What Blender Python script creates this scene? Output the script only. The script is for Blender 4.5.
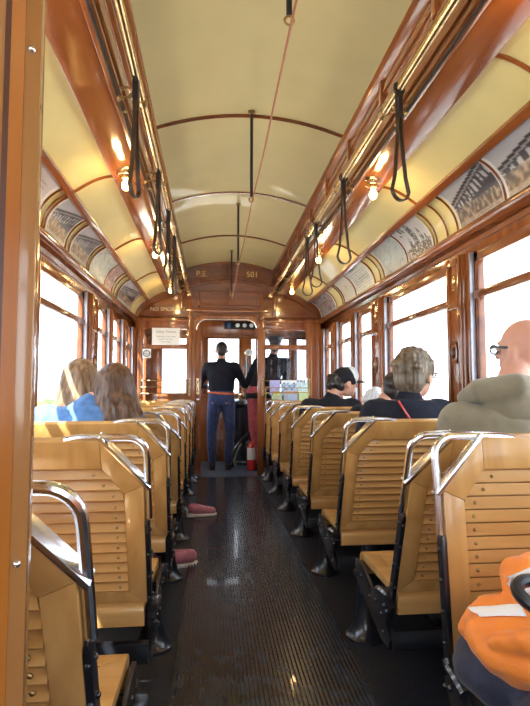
import bpy, bmesh, math, random
from mathutils import Vector, Matrix, Euler
random.seed(7)
SC = bpy.context.scene
COL = SC.collection
PI = math.pi
for o in list(bpy.data.objects): bpy.data.objects.remove(o)

# ------------------------------------------------------------ camera
cam_d = bpy.data.cameras.new('camera'); cam = bpy.data.objects.new('camera', cam_d); COL.objects.link(cam)
cam_d.sensor_fit = 'VERTICAL'; cam_d.sensor_height = 24.0; cam_d.lens = 24.0 * 530.0 / 706.0
cam_d.clip_start = 0.02
YAW = math.atan(53 / 530.0); PIT = math.atan(35 / 530.0 * math.cos(YAW))
cam.location = (-0.22, 0, 1.10)
cam.rotation_euler = (PI / 2 + PIT, 0, -YAW)
SC.camera = cam
# ------------------------------------------------------------ world, sun, exposure
W = bpy.data.worlds.new('world'); SC.world = W; W.use_nodes = True
nt = W.node_tree; bg = nt.nodes['Background']
tc = nt.nodes.new('ShaderNodeTexCoord'); sp = nt.nodes.new('ShaderNodeSeparateXYZ'); rp = nt.nodes.new('ShaderNodeValToRGB')
nt.links.new(tc.outputs['Generated'], sp.inputs[0]); nt.links.new(sp.outputs['Z'], rp.inputs[0]); nt.links.new(rp.outputs[0], bg.inputs[0])
rp.color_ramp.elements[0].position = 0.0; rp.color_ramp.elements[0].color = (.88, .94, 1.0, 1)
rp.color_ramp.elements[1].position = 0.6; rp.color_ramp.elements[1].color = (.72, .86, 1.0, 1)
bg.inputs[1].default_value = 4.2
sun_d = bpy.data.lights.new('sun', 'SUN'); sun_d.energy = 20.0; sun_d.angle = math.radians(.6); sun_d.color = (1, .93, .80)
sun = bpy.data.objects.new('sun', sun_d); COL.objects.link(sun)
sun.rotation_euler = Vector((.36, .62, -.80)).to_track_quat('-Z', 'Y').to_euler()
SC.view_settings.view_transform = 'Standard'; SC.view_settings.look = 'None'
SC.view_settings.exposure = 0.42; SC.view_settings.gamma = 1.0; SC.view_settings.use_curve_mapping = False

# ------------------------------------------------------------ materials
def nm(name):
    m = bpy.data.materials.new(name); m.use_nodes = True
    return m, m.node_tree, m.node_tree.nodes['Principled BSDF']
def noise(nt, scale, detail=4, stretch=(1, 1, 1), coord='Object'):
    t = nt.nodes.new('ShaderNodeTexCoord'); mp = nt.nodes.new('ShaderNodeMapping'); n = nt.nodes.new('ShaderNodeTexNoise')
    mp.inputs['Scale'].default_value = stretch; n.inputs['Scale'].default_value = scale; n.inputs['Detail'].default_value = detail
    nt.links.new(t.outputs[coord], mp.inputs[0]); nt.links.new(mp.outputs[0], n.inputs['Vector'])
    return n
def ramp(nt, src, c1, c2, p1=.35, p2=.65):
    r = nt.nodes.new('ShaderNodeValToRGB'); r.color_ramp.elements[0].position = p1; r.color_ramp.elements[1].position = p2
    r.color_ramp.elements[0].color = (*c1, 1); r.color_ramp.elements[1].color = (*c2, 1); nt.links.new(src, r.inputs[0]); return r
def bump(nt, b, src, strength, dist=.01):
    bp = nt.nodes.new('ShaderNodeBump'); bp.inputs['Strength'].default_value = strength; bp.inputs['Distance'].default_value = dist
    nt.links.new(src, bp.inputs['Height']); nt.links.new(bp.outputs[0], b.inputs['Normal'])
def wood(name, c1, c2, axis='Z', rough=.25, coat=.5, scale=9, bstr=.05):
    m, nt, b = nm(name)
    st = {'X': (.08, 1, 1), 'Y': (1, .08, 1), 'Z': (1, 1, .08)}[axis]
    n = noise(nt, scale, 6, st); n.inputs['Distortion'].default_value = .6
    r = ramp(nt, n.outputs[0], c1, c2, .3, .7); nt.links.new(r.outputs[0], b.inputs['Base Color'])
    b.inputs['Roughness'].default_value = rough; b.inputs['Coat Weight'].default_value = coat; b.inputs['Coat Roughness'].default_value = .08
    n2 = noise(nt, scale * 6, 3, st); bump(nt, b, n2.outputs[0], bstr, .004)
    return m
def plain(name, c, rough=.5, metal=0, var=.12, scale=20, bstr=0.0, coat=0, bscale=None, sheen=0):
    m, nt, b = nm(name)
    n = noise(nt, scale); r = ramp(nt, n.outputs[0], tuple(max(0, x * (1 - var)) for x in c), tuple(min(1, x * (1 + var)) for x in c))
    nt.links.new(r.outputs[0], b.inputs['Base Color'])
    b.inputs['Roughness'].default_value = rough; b.inputs['Metallic'].default_value = metal; b.inputs['Coat Weight'].default_value = coat
    if sheen: b.inputs['Sheen Weight'].default_value = sheen
    if bstr:
        n2 = noise(nt, bscale or scale * 5); bump(nt, b, n2.outputs[0], bstr, .005)
    return m
def emis(name, c, s):
    m, nt, b = nm(name); b.inputs['Base Color'].default_value = (*c, 1)
    b.inputs['Emission Color'].default_value = (*c, 1); b.inputs['Emission Strength'].default_value = s; return m
def glass(name, tint=(1, 1, 1), refl=.06):
    m = bpy.data.materials.new(name); m.use_nodes = True; nt = m.node_tree; nt.nodes.clear()
    o = nt.nodes.new('ShaderNodeOutputMaterial'); mx = nt.nodes.new('ShaderNodeMixShader'); t = nt.nodes.new('ShaderNodeBsdfTransparent'); g = nt.nodes.new('ShaderNodeBsdfGlossy')
    lw = nt.nodes.new('ShaderNodeLayerWeight'); lw.inputs[0].default_value = .5
    pw = nt.nodes.new('ShaderNodeMath'); pw.operation = 'POWER'; pw.inputs[1].default_value = 4.5; nt.links.new(lw.outputs['Facing'], pw.inputs[0])
    f = nt.nodes.new('ShaderNodeMath'); f.operation = 'MULTIPLY_ADD'; f.inputs[1].default_value = .45; f.inputs[2].default_value = .03; nt.links.new(pw.outputs[0], f.inputs[0])
    t.inputs[0].default_value = (*tint, 1); g.inputs['Roughness'].default_value = .02
    nt.links.new(f.outputs[0], mx.inputs[0]); nt.links.new(t.outputs[0], mx.inputs[1]); nt.links.new(g.outputs[0], mx.inputs[2]); nt.links.new(mx.outputs[0], o.inputs[0])
    return m
def vcol(name, rough=.4):
    m, nt, b = nm(name); a = nt.nodes.new('ShaderNodeVertexColor'); a.layer_name = 'print'
    nt.links.new(a.outputs[0], b.inputs['Base Color']); b.inputs['Roughness'].default_value = rough; return m
RD1, RD2 = (.16, .045, .012), (.35, .112, .027)
M = {
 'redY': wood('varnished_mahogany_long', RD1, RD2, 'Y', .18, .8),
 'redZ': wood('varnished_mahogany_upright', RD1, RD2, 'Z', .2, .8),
 'redX': wood('varnished_mahogany_cross_shaded', (.11, .030, .008), (.24, .070, .018), 'X', .2, .8),  # same mahogany, darkened: shade on the gable panels is put into the colour
 'soffit': wood('glossy_soffit_board', (.19, .055, .013), (.36, .12, .032), 'Y', .16, 1.0, 6, .03),
 'dark': wood('dark_groove_wood', (.05, .012, .006), (.10, .025, .01), 'Z', .4, .3),
 'sash': wood('window_sash_wood', (.13, .035, .012), (.25, .075, .02), 'Y', .25, .6),
 'oak': wood('honey_post_wood', (.28, .12, .035), (.42, .20, .065), 'Z', .22, .8),
 'mapX': wood('honey_maple_cross', (.50, .255, .075), (.72, .43, .155), 'X', .28, .5, 11),
 'mapZ': wood('honey_maple_upright', (.50, .255, .075), (.72, .43, .155), 'Z', .28, .5, 11),
 'cream': plain('cream_painted_ceiling', (.62, .57, .31), .5, 0, .04, 3, .02, .3),
 'cream2': plain('cream_painted_cove', (.72, .65, .31), .4, 0, .05, 3, .02, .3),
 'brass': plain('aged_brass', (.75, .60, .34), .24, 1, .15, 30),
 'brassd': plain('tarnished_bracket_bronze', (.38, .27, .13), .3, 1, .3, 40),
 'chrome': plain('chrome', (.82, .85, .90), .2, 1, .05, 10),
 'zinc': plain('zinc_window_track', (.42, .45, .55), .35, .6, .1, 20),
 'iron': plain('black_enamelled_iron', (.010, .012, .018), .34, 0, .3, 20, .08, .7),
 'rubber': plain('black_ribbed_rubber', (.030, .038, .054), .25, 0, .3, 12, .03, .15),
 'lino': plain('black_speckled_side_floor', (.016, .019, .028), .42, 0, .5, 60, .2, .1),
 'vfloor': plain('blue_grey_vestibule_floor', (.05, .065, .10), .4, 0, .3, 20),
 'leather': plain('dark_leather_strap', (.03, .018, .012), .45, 0, .3, 30),
 'rope': plain('brown_bell_cord', (.35, .14, .08), .7, 0, .2, 200),
 'paper': plain('white_paper', (.80, .84, .86), .6, 0, .02),
 'ink': plain('grey_ink', (.22, .27, .33), .6, 0, .02),
 'black': plain('black_enamel', (.015, .015, .02), .3, 0, .1),
 'gold': plain('gold_leaf', (.80, .55, .16), .35, .5, .1),
 'gold2': plain('pale_gold_paint', (.75, .62, .42), .4, .2, .1),
 'skin': plain('pale_skin', (.62, .34, .25), .5, 0, .08, 8),
 'skin2': plain('pink_skin', (.66, .36, .28), .42, 0, .08, 8),
 'navy': plain('navy_wool_jacket', (.006, .009, .022), .9, 0, .3, 30, .3, 0, 300, .0),
 'navyrib': plain('dark_ribbed_cardigan', (.006, .009, .022), .9, 0, .3, 30, .4, 0, 200, .0),
 'blackcl': plain('black_cotton', (.005, .006, .011), .9, 0, .3, 30, .3, 0, 200, .0),
 'olive': plain('olive_grey_coat', (.24, .22, .155), .85, 0, .12, 12, .25, 0, 220, .3),
 'purple': plain('purple_lining', (.05, .02, .07), .7),
 'denim': plain('blue_denim_jacket', (.09, .22, .50), .8, 0, .2, 25, .4, 0, 400, .2),
 'jeans': plain('dark_blue_jeans', (.025, .05, .16), .8, 0, .25, 20, .3, 0, 300, .2),
 'redtr': plain('faded_red_trousers', (.38, .07, .09), .8, 0, .2, 20),
 'orange_belt': plain('orange_belt', (.75, .16, .03), .6),
 'hiviz': plain('orange_high_visibility_cloth', (1.0, .27, .03), .6, 0, .08, 14, .2, 0, 250, .2),
 'refl': plain('silver_reflective_tape', (.95, .96, .97), .5, 0, .03),
 'bagnavy': plain('navy_bag_cloth', (.018, .022, .05), .75, 0, .2, 20, .4, 0, 250, .2),
 'white': plain('white_cloth', (.72, .76, .82), .7),
 'pinkshoe': plain('pink_suede', (.45, .16, .22), .7, 0, .15, 30),
 'sole': plain('white_rubber_sole', (.75, .73, .70), .5),
 'red': plain('red_enamel', (.55, .02, .02), .3, 0, .1, 10, 0, .5),
 'frost': plain('frosted_dial', (.75, .82, .86), .3),
 'bluedial': plain('blue_dial_glass', (.04, .10, .22), .15, 0, .1, 5, 0, .5),
 'hose': plain('pale_green_hose', (.30, .45, .42), .5),
 'steelw': plain('outer_roof_paint', (.5, .5, .45), .6),
 'ground': plain('pale_gravel_ground', (.52, .50, .46), .9, 0, .15, 2),
 'leaf': plain('green_foliage', (.09, .20, .05), .8, 0, .4, 4, .3),
 'screw': plain('brass_screw', (.42, .30, .14), .3, 1, .2),
 'glass': glass('clear_glass'), 'glassd': glass('tinted_partition_glass', (.80, .84, .90)),
 'lens': glass('spectacle_lens', (.6, .62, .65)),
 'print': vcol('printed_card'),
 'bulb': emis('lit_bulb', (1.0, .62, .22), 26.0),
}
def hairmat(name, c1, c2):
    m, nt, b = nm(name); n = noise(nt, 60, 4, (1, 1, .06)); r = ramp(nt, n.outputs[0], c1, c2, .35, .65)
    nt.links.new(r.outputs[0], b.inputs['Base Color']); b.inputs['Roughness'].default_value = .42; bump(nt, b, n.outputs[0], .6, .01); return m
M['hbrown'] = hairmat('brown_hair', (.045, .022, .012), (.16, .085, .05))
M['hblond'] = hairmat('fair_hair', (.20, .12, .07), (.42, .29, .18))
M['hgrey'] = hairmat('grey_brown_hair', (.06, .045, .032), (.22, .175, .125))
M['hdark'] = hairmat('dark_hair', (.008, .007, .008), (.03, .024, .022))
M['hwhite'] = hairmat('white_hair', (.50, .55, .62), (.75, .80, .85))

# ------------------------------------------------------------ mesh helpers
class MB:
    def __init__(s): s.v = []; s.f = []
    def add(s, vs, fs):
        k = len(s.v); s.v += [tuple(v) for v in vs]; s.f += [tuple(i + k for i in f) for f in fs]; return s
    def box(s, x0, x1, y0, y1, z0, z1):
        x0, x1 = min(x0, x1), max(x0, x1)
        vs = [(x, y, z) for z in (z0, z1) for y in (y0, y1) for x in (x0, x1)]
        return s.add(vs, [(0, 2, 3, 1), (4, 5, 7, 6), (0, 1, 5, 4), (2, 6, 7, 3), (0, 4, 6, 2), (1, 3, 7, 5)])
    def prism(s, poly, fn, a, b):
        # poly: list of 2D points, fn(p,q,t)->xyz
        n = len(poly); vs = [fn(p, q, a) for p, q in poly] + [fn(p, q, b) for p, q in poly]
        return s.add(vs, [tuple(range(n)), tuple(range(2 * n - 1, n - 1, -1))] + [(i, i + n, (i + 1) % n + n, (i + 1) % n) for i in range(n)])
    def tube(s, pts, r, n=8, cap=True, closed=False):
        pts = [Vector(p) for p in pts]; m = len(pts); rs = r if isinstance(r, (list, tuple)) else [r] * m
        k = len(s.v); up = None
        for i, p in enumerate(pts):
            a = pts[(i - 1) % m] if (i > 0 or closed) else p; b = pts[(i + 1) % m] if (i < m - 1 or closed) else p
            t = (b - a).normalized()
            if up is None:
                up = Vector((0, 0, 1)) if abs(t.z) < .9 else Vector((1, 0, 0))
            u = (up - t * up.dot(t)).normalized(); w = t.cross(u); up = u
            for j in range(n):
                an = 2 * PI * j / n; q = p + (u * math.cos(an) + w * math.sin(an)) * rs[i]; s.v.append(tuple(q))
        for i in range(m if closed else m - 1):
            for j in range(n):
                a = k + i * n; b = k + ((i + 1) % m) * n
                s.f.append((a + j, a + (j + 1) % n, b + (j + 1) % n, b + j))
        if cap and not closed:
            s.f.append(tuple(k + j for j in range(n))[::-1]); s.f.append(tuple(k + (m - 1) * n + j for j in range(n)))
        return s
    def lathe(s, prof, c=(0, 0, 0), n=16, axis='Z'):
        k = len(s.v)
        for r, h in prof:
            for j in range(n):
                a = 2 * PI * j / n; x, y, z = r * math.cos(a), r * math.sin(a), h
                if axis == 'X': x, y, z = z, x, y
                if axis == 'Y': x, y, z = x, -z, y
                s.v.append((x + c[0], y + c[1], z + c[2]))
        for i in range(len(prof) - 1):
            for j in range(n):
                s.f.append((k + i * n + j, k + i * n + (j + 1) % n, k + (i + 1) * n + (j + 1) % n, k + (i + 1) * n + j))
        s.f.append(tuple(k + j for j in range(n))[::-1]); s.f.append(tuple(k + (len(prof) - 1) * n + j for j in range(n)))
        return s
    def ell(s, c, r, n=12, m=8, rot=None):
        if not isinstance(r, (tuple, list)): r = (r, r, r)
        R = rot.to_matrix() if isinstance(rot, Euler) else (rot or Matrix.Identity(3))
        k = len(s.v)
        for i in range(1, m):
            th = PI * i / m
            for j in range(n):
                a = 2 * PI * j / n; p = R @ Vector((r[0] * math.sin(th) * math.cos(a), r[1] * math.sin(th) * math.sin(a), r[2] * math.cos(th)))
                s.v.append((p.x + c[0], p.y + c[1], p.z + c[2]))
        t = R @ Vector((0, 0, r[2])); s.v.append((c[0] + t.x, c[1] + t.y, c[2] + t.z)); s.v.append((c[0] - t.x, c[1] - t.y, c[2] - t.z))
        T = len(s.v) - 2; B = T + 1
        for j in range(n):
            s.f.append((T, k + j, k + (j + 1) % n)); q = k + (m - 2) * n; s.f.append((B, q + (j + 1) % n, q + j))
        for i in range(m - 2):
            for j in range(n):
                s.f.append((k + i * n + j, k + (i + 1) * n + j, k + (i + 1) * n + (j + 1) % n, k + i * n + (j + 1) % n))
        return s
    def build(s, name, mat, parent=None, bev=0, smooth=35, label=None, loc=None, wn=False):
        me = bpy.data.meshes.new(name); me.from_pydata(s.v, [], s.f)
        bm = bmesh.new(); bm.from_mesh(me); bmesh.ops.recalc_face_normals(bm, faces=bm.faces)
        if bev:
            ed = [e for e in bm.edges if len(e.link_faces) == 2 and e.calc_face_angle(0) > .6]
            bmesh.ops.bevel(bm, geom=ed, offset=bev, segments=2, affect='EDGES', profile=.6, clamp_overlap=True)
        bm.to_mesh(me); bm.free()
        me.materials.append(M[mat] if isinstance(mat, str) else mat)
        me.shade_smooth(); me.set_sharp_from_angle(angle=math.radians(smooth))
        o = bpy.data.objects.new(name, me); COL.objects.link(o)
        if parent: o.parent = parent
        if loc: o.location = loc
        if label: o['label'] = label
        return o
def empty(name, loc=(0, 0, 0), rz=0, label=None, cat=None, group=None, kind=None):
    o = bpy.data.objects.new(name, None); COL.objects.link(o); o.location = loc; o.rotation_euler = (0, 0, rz); o.empty_display_size = .1
    return tag(o, label, cat, group, kind)
def tag(o, label=None, cat=None, group=None, kind=None):
    if label: o['label'] = label
    if cat: o['category'] = cat
    if group: o['group'] = group
    if kind: o['kind'] = kind
    return o
def copy_tree(o, parent=None):
    c = o.copy(); COL.objects.link(c); c.parent = parent
    for ch in [x for x in ALLCH.get(o.name, [])]: copy_tree(ch, c)
    return c
ALLCH = {}
def index_children():
    ALLCH.clear()
    for o in bpy.data.objects:
        if o.parent: ALLCH.setdefault(o.parent.name, []).append(o)
def text(body, size, mat, loc, rot, name='lettering', parent=None, ext=.002, sx=1.0, align='CENTER'):
    cu = bpy.data.curves.new('txt', 'FONT'); cu.body = body; cu.size = size; cu.extrude = ext; cu.align_x = align; cu.align_y = 'CENTER'
    cu.resolution_u = 3
    to = bpy.data.objects.new('txt', cu); COL.objects.link(to)
    me = bpy.data.meshes.new_from_object(to.evaluated_get(bpy.context.evaluated_depsgraph_get()))
    bpy.data.objects.remove(to); bpy.data.curves.remove(cu)
    me.materials.clear(); me.materials.append(M[mat]); me.name = name
    o = bpy.data.objects.new(name, me); COL.objects.link(o); o.location = loc; o.rotation_euler = rot; o.scale = (sx, 1, 1)
    if parent: o.parent = parent
    return o
def struct(name, mb, mat, parent=None, bev=0, smooth=35):
    o = mb.build(name, mat, parent, bev, smooth)
    if not parent: o['kind'] = 'structure'
    return o
def arc(c, r, a0, a1, n, fn): return [fn(c[0] + r * math.cos(a0 + (a1 - a0) * i / n), c[1] + r * math.sin(a0 + (a1 - a0) * i / n)) for i in range(n + 1)]

# ------------------------------------------------------------ roof section
HW = 1.18; YB = 6.75; YR = -1.6
def vault(x): return 2.60 + .11 * (1 - (x / .58) ** 2)
def side(t):   # 0 at moulding (1.03,2.2) .. 1 at beam (.80,2.295)
    return (1.03 - .25 * t, 2.205 + .115 * math.sin(t * PI / 2))
def cove(t):   # 0 header (1.18,1.985) .. 1 (1.03,2.2)
    a = t * PI / 2 * .8; return (1.18 - .15 * (1 - math.cos(a)) / (1 - math.cos(PI * .4)), 1.985 + .215 * math.sin(a) / math.sin(PI * .4))
def sheet(pts, y0, y1, th, name, mat, ny=1):
    # thickened strip along Y through profile points, thickened upward/outward
    m = MB(); P2 = [(x, z) for x, z in pts]; Q = []
    for i, (x, z) in enumerate(P2):
        a = P2[max(i - 1, 0)]; b = P2[min(i + 1, len(P2) - 1)]; d = Vector((b[0] - a[0], b[1] - a[1])).normalized(); n = Vector((-d.y, d.x))
        if n.y < 0: n = -n
        Q.append((x + n.x * th, z + n.y * th))
    poly = P2 + Q[::-1]; k = len(P2)
    for i in range(k - 1):
        m.prism([P2[i], P2[i + 1], Q[i + 1], Q[i]], lambda p, q, t: (p, t, q), y0, y1)
    return m
# central vault
vp = [(x / 20 * .58, vault(x / 20 * .58)) for x in range(-20, 21)]
def strip(pts, y0, y1, th=.012):
    m = MB(); k = len(pts)
    lo = [(x, z) for x, z in pts]; 
    for yy in (y0, y1): m.v += [(x, yy, z) for x, z in lo]
    for yy in (y0, y1): m.v += [(x, yy, z + th) for x, z in lo]
    for i in range(k - 1):
        m.f += [(i, i + 1, k + i + 1, k + i), (2 * k + i, 3 * k + i, 3 * k + i + 1, 2 * k + i + 1), (i, 2 * k + i, 2 * k + i + 1, i + 1), (k + i, k + i + 1, 3 * k + i + 1, 3 * k + i)]
    m.f += [(0, k, 3 * k, 2 * k), (k - 1, 3 * k - 1, 4 * k - 1, 2 * k - 1)]
    return m
struct('ceiling', strip(vp, YR, YB + 1.5), 'cream')
for s, nm_ in ((-1, 'left'), (1, 'right')):
    sp_ = [(s * side(t / 8)[0], side(t / 8)[1]) for t in range(9)]
    o = struct('ceiling_side_' + nm_, strip(sp_, YR, YB), 'cream2')
    cp = [(s * (cove(t / 10)[0] + .008), cove(t / 10)[1] + .004) for t in range(11)]
    struct('ceiling_cove_' + nm_, strip(cp, YR, YB), 'cream2')
    # glossy soffit board + inner riser with mouldings
    m = MB(); F_ = lambda p, q, t: (s * p, t, q)
    m.prism([(.785, 2.285), (.79, 2.325), (.62, 2.36), (.625, 2.315)], F_, YR, YB)
    struct('trim_%d' % (1 if s < 0 else 2), m, 'soffit', bev=.004)
    m = MB()
    m.prism([(.64, 2.305), (.60, 2.31), (.60, 2.36), (.64, 2.36)], F_, YR, YB)
    m.prism([(.62, 2.34), (.59, 2.34), (.585, 2.62), (.62, 2.62)], F_, YR, YB)
    m.prism([(.60, 2.41), (.572, 2.42), (.572, 2.435), (.60, 2.45)], F_, YR, YB)
    m.prism([(.60, 2.545), (.560, 2.575), (.545, 2.60), (.56, 2.625), (.60, 2.64)], F_, YR, YB)
    m.prism([(.60, 2.49), (.577, 2.495), (.577, 2.53), (.60, 2.535)], F_, YR, YB)
    for k in range(14):
        y = YR + .3 + k * .61; m.box(s * .60, s * .568, y, y + .035, 2.44, 2.56)
    struct('trim_%d' % (3 if s < 0 else 4), m, 'redY', bev=.003)
    # moulding between cove and side deck, header moulding
    m = MB(); m.prism([(1.050, 2.185), (1.032, 2.178), (1.005, 2.203), (1.008, 2.225), (1.05, 2.235)], F_, YR, YB)
    struct('trim_%d' % (5 if s < 0 else 6), m, 'redY', bev=.004)
    m = MB(); m.prism([(1.25, 1.90), (1.225, 1.90), (1.215, 1.925), (1.172, 1.93), (1.156, 1.945), (1.150, 1.97), (1.160, 1.990), (1.25, 2.0)], F_, YR, YB)
    struct('trim_%d' % (7 if s < 0 else 8), m, 'redY', bev=.003)
    # transverse battens: side deck
    for k, y in enumerate([-.8, .5, 1.77, 3.05, 4.33, 5.58]):
        m = MB(); a = [side(t / 8) for t in range(9)]
        m.tube([(s * x, y, z - .002) for x, z in a], .011, 6)
        struct('trim_%d' % (20 + k + (10 if s < 0 else 0)), m, 'redY')
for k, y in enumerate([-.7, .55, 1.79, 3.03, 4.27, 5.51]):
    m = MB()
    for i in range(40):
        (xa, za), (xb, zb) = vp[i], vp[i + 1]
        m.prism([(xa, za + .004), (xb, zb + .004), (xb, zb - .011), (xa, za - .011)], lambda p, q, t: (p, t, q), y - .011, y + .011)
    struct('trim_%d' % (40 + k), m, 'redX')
# outer roof shell (keeps daylight out above the linings)
m = MB(); m.prism([(-1.27, 1.98), (-1.28, 2.10), (-1.1, 2.36), (-.7, 2.50), (-.65, 2.78), (0, 2.88), (.65, 2.78), (.7, 2.50), (1.1, 2.36), (1.28, 2.10), (1.27, 1.98), (1.235, 1.98), (1.24, 2.08), (1.07, 2.31), (.66, 2.44), (.63, 2.74), (0, 2.84), (-.63, 2.74), (-.66, 2.44), (-1.07, 2.31), (-1.24, 2.08), (-1.235, 1.98)], lambda p, q, t: (p, t, q), YR - .3, 8.5)
struct('roof', m, 'steelw')
# centre ceiling bead (the joint beside the cord)
# ------------------------------------------------------------ floor
struct('floor', MB().box(-1.32, 1.32, YR - .2, YB + .02, -.08, 0), 'lino')
m = MB(); m.box(-.36, .36, YR, 6.60, .0, .006)
for i in range(44):
    x = -.352 + i * .0164
    m.prism([(x - .0045, .006), (x - .003, .0155), (x + .003, .0155), (x + .0045, .006)], lambda p, q, t: (p, t, q), YR, 6.60)
tag(m.build('aisle_mat', 'rubber', smooth=20), 'black ribbed rubber mat running the length of the aisle', 'mat')
struct('floor_vestibule', MB().box(-1.32, 1.32, YB + .02, 8.4, -.08, .0), 'vfloor')

# ------------------------------------------------------------ side walls
posts = [(-1.6, -1.35, 1), (-.13, .13, 1), (1.32, 1.58, 1), (2.78, 3.04, 1), (4.24, 4.54, 1), (5.15, 5.27, 0), (5.93, 6.18, 0), (6.66, 6.75, 0)]
for s, nm_ in ((-1, 'left'), (1, 'right')):
    m = MB(); m.box(s * 1.18, s * 1.265, YR, YB, 0, .86); 
    m.box(s * 1.15, s * 1.20, YR, YB, .80, .83); m.box(s * 1.14, s * 1.31, YR, YB, .85, .885)
    m.box(s * 1.165, s * 1.19, YR, YB, 0, .12)
    m.box(s * 1.235, s * 1.265, YR, YB, 1.84, 2.0)
    for (a, b, w) in posts:
        m.box(s * 1.19, s * 1.265, a, b, .87, 1.86)
        if w:
            m.box(s * 1.172, s * 1.20, a + .03, b - .03, .885, 1.85)
            m.box(s * 1.160, s * 1.185, a + .045, a + .075, .885, 1.85); m.box(s * 1.160, s * 1.185, b - .075, b - .045, .885, 1.85)
            m.box(s * 1.160, s * 1.185, a + .06, b - .06, 1.55, 1.585); m.box(s * 1.160, s * 1.185, a + .06, b - .06, 1.80, 1.835); m.box(s * 1.160, s * 1.185, a + .06, b - .06, .9, .94)
        else: m.box(s * 1.172, s * 1.20, a + .03, b - .03, .885, 1.85)
    struct('wall_' + nm_, m, 'redZ', bev=.003)
    # carved ovals and brass on the wide posts
    for (a, b, w) in posts:
        if not w or a < 1: continue
        yc = (a + b) / 2
        e = empty('post_fitting', (s * 1.17, yc, 1.3), label=('brass and wood fitting on the wide %s window post %s' % (nm_, {1.32: 'nearest the camera', 2.78: 'with the carved oval knob', 4.24: 'farther up the car'}[a])), cat='post fitting')
        fm = MB(); fm.lathe([(.012, 0), (.036, .002), (.040, .010), (.030, .014), (.026, .008)], (0, 0, 0), 16, 'X')
        for i, v in enumerate(fm.v): fm.v[i] = (-s * v[0], v[1], v[2] * 1.7)
        fm.build('oval_rosette', 'redZ', e)
        km = MB(); km.ell((-s * .012, 0, 0), (.014, .02, .034)); km.build('knob', 'brassd' if a > 4 else 'dark', e)
        lm = MB(); lm.ell((0, 0, .42), (.012, .016, .03)); lm.box(-.006, .006, -.016, .016, .36, .37); lm.build('catch', 'brass', e)
    # windows
    bays = [(-1.35, -.13), (.13, 1.32), (1.58, 2.78), (3.04, 4.24), (4.54, 5.15), (5.27, 5.93), (6.18, 6.66)]
    for k, (a, b) in enumerate(bays):
        e = empty('window_%d' % (k + 1 + (10 if s > 0 else 0)), (s * 1.24, (a + b) / 2, .885), kind='structure')
        yc = (a + b) / 2; h = .965; wy = (b - a) / 2; X0, X1 = -.018, .018
        f = MB(); t = .05
        f.box(X0, X1, -wy, -wy + t, 0, h); f.box(X0, X1, wy - t, wy, 0, h); f.box(X0, X1, -wy, wy, 0, .045); f.box(X0, X1, -wy, wy, h - .055, h)
        f.build('window_frame', 'sash', e, bev=.003)
        f = MB(); f.box(-s * .03, s * .012, -wy + .01, wy - .01, .70, .745); f.build('window_rail', 'sash', e, bev=.004)
        f = MB()
        for yy in (-wy, wy - .012): f.box(-s * .045, -s * .020, yy, yy + .012, 0, h)
        f.build('sash_track', 'zinc', e)
        f = MB(); f.box(-s * .042, -s * .030, -.03, .03, .712, .735); f.tube([(-s * .04, -.02, .72), (-s * .055, 0, .715), (-s * .04, .02, .72)], .004, 6); f.build('latch', 'brass', e)
        f = MB(); f.box(-.002, .002, -wy + t, wy - t, .045, h - .055); f.build('pane', 'glass', e)

# ------------------------------------------------------------ front bulkhead
B0, B1 = YB, YB + .05
m = MB()
m.box(-1.30, -1.09, B0, B1, 0, 2.0); m.box(-.52, -.44, B0, B1, 0, 2.0); m.box(.37, .44, B0, B1, 0, 2.0); m.box(1.0, 1.30, B0, B1, 0, 2.0)
for a, b in ((-1.09, -.52), (.44, 1.0)):
    m.box(a, b, B0, B1, 0, .86); m.box(a, b, B0, B1, 1.60, 1.64); m.box(a, b, B0, B1, 1.85, 2.0)
    m.box(a - .02, b + .02, B0 - .012, B0 + .01, 1.85, 1.875); m.box(a - .02, b + .02, B0 - .02, B0 + .01, .85, .88)
    m.box(a - .02, a, B0 - .012, B0 + .01, .88, 1.85); m.box(b, b + .02, B0 - .012, B0 + .01, .88, 1.85)
# pilasters
for x in (-.50, .405):
    m.box(x - .012, x + .022, B0 - .03, B0, 0, 2.30); m.box(x - .02, x + .03, B0 - .045, B0, 1.97, 2.02)
m.box(-1.18, -.44, B0 - .02, B0, 1.94, 1.965); m.box(.40, 1.18, B0 - .02, B0, 1.94, 1.965)
m.box(-1.15, -1.12, B0 - .015, B0, 0, 1.94); m.box(1.03, 1.06, B0 - .02, B0, 0, 1.94)
wb = struct('wall_front', m, 'redZ', bev=.003)
# gable
top = [(-1.28, 1.99), (-1.2, 2.02)] + [(-cove(t / 6)[0], cove(t / 6)[1]) for t in range(7)] + [(-side(t / 4)[0], side(t / 4)[1]) for t in range(1, 5)] + [(-.60, 2.34)] + [(-.59, 2.58)] + [(x * .058, vault(x * .058)) for x in range(-10, 11)] + [(.59, 2.58), (.60, 2.34)] + [(side(t / 4)[0], side(t / 4)[1]) for t in range(4, -1, -1)] + [(cove(t / 6)[0], cove(t / 6)[1]) for t in range(5, -1, -1)] + [(1.2, 2.02), (1.28, 1.99)]
m = MB()
for i in range(len(top) - 1):
    (xa, za), (xb, zb) = top[i], top[i + 1]
    if abs(xb - xa) > 1e-6: m.prism([(xa, 1.985), (xb, 1.985), (xb, zb + .01), (xa, za + .01)], lambda p, q, t: (p, t, q), B0, B1)
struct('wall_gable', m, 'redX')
def band(o0, o1, x0, x1, d0, d1, mb, dz=0):
    n = 20
    for i in range(n):
        xa = x0 + (x1 - x0) * i / n; xb = x0 + (x1 - x0) * (i + 1) / n
        mb.prism([(xa, vault(xa) - o0 + dz), (xb, vault(xb) - o0 + dz), (xb, vault(xb) - o1 + dz), (xa, vault(xa) - o1 + dz)], lambda p, q, t: (p, t, q), d0, d1)
m = MB()
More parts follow.
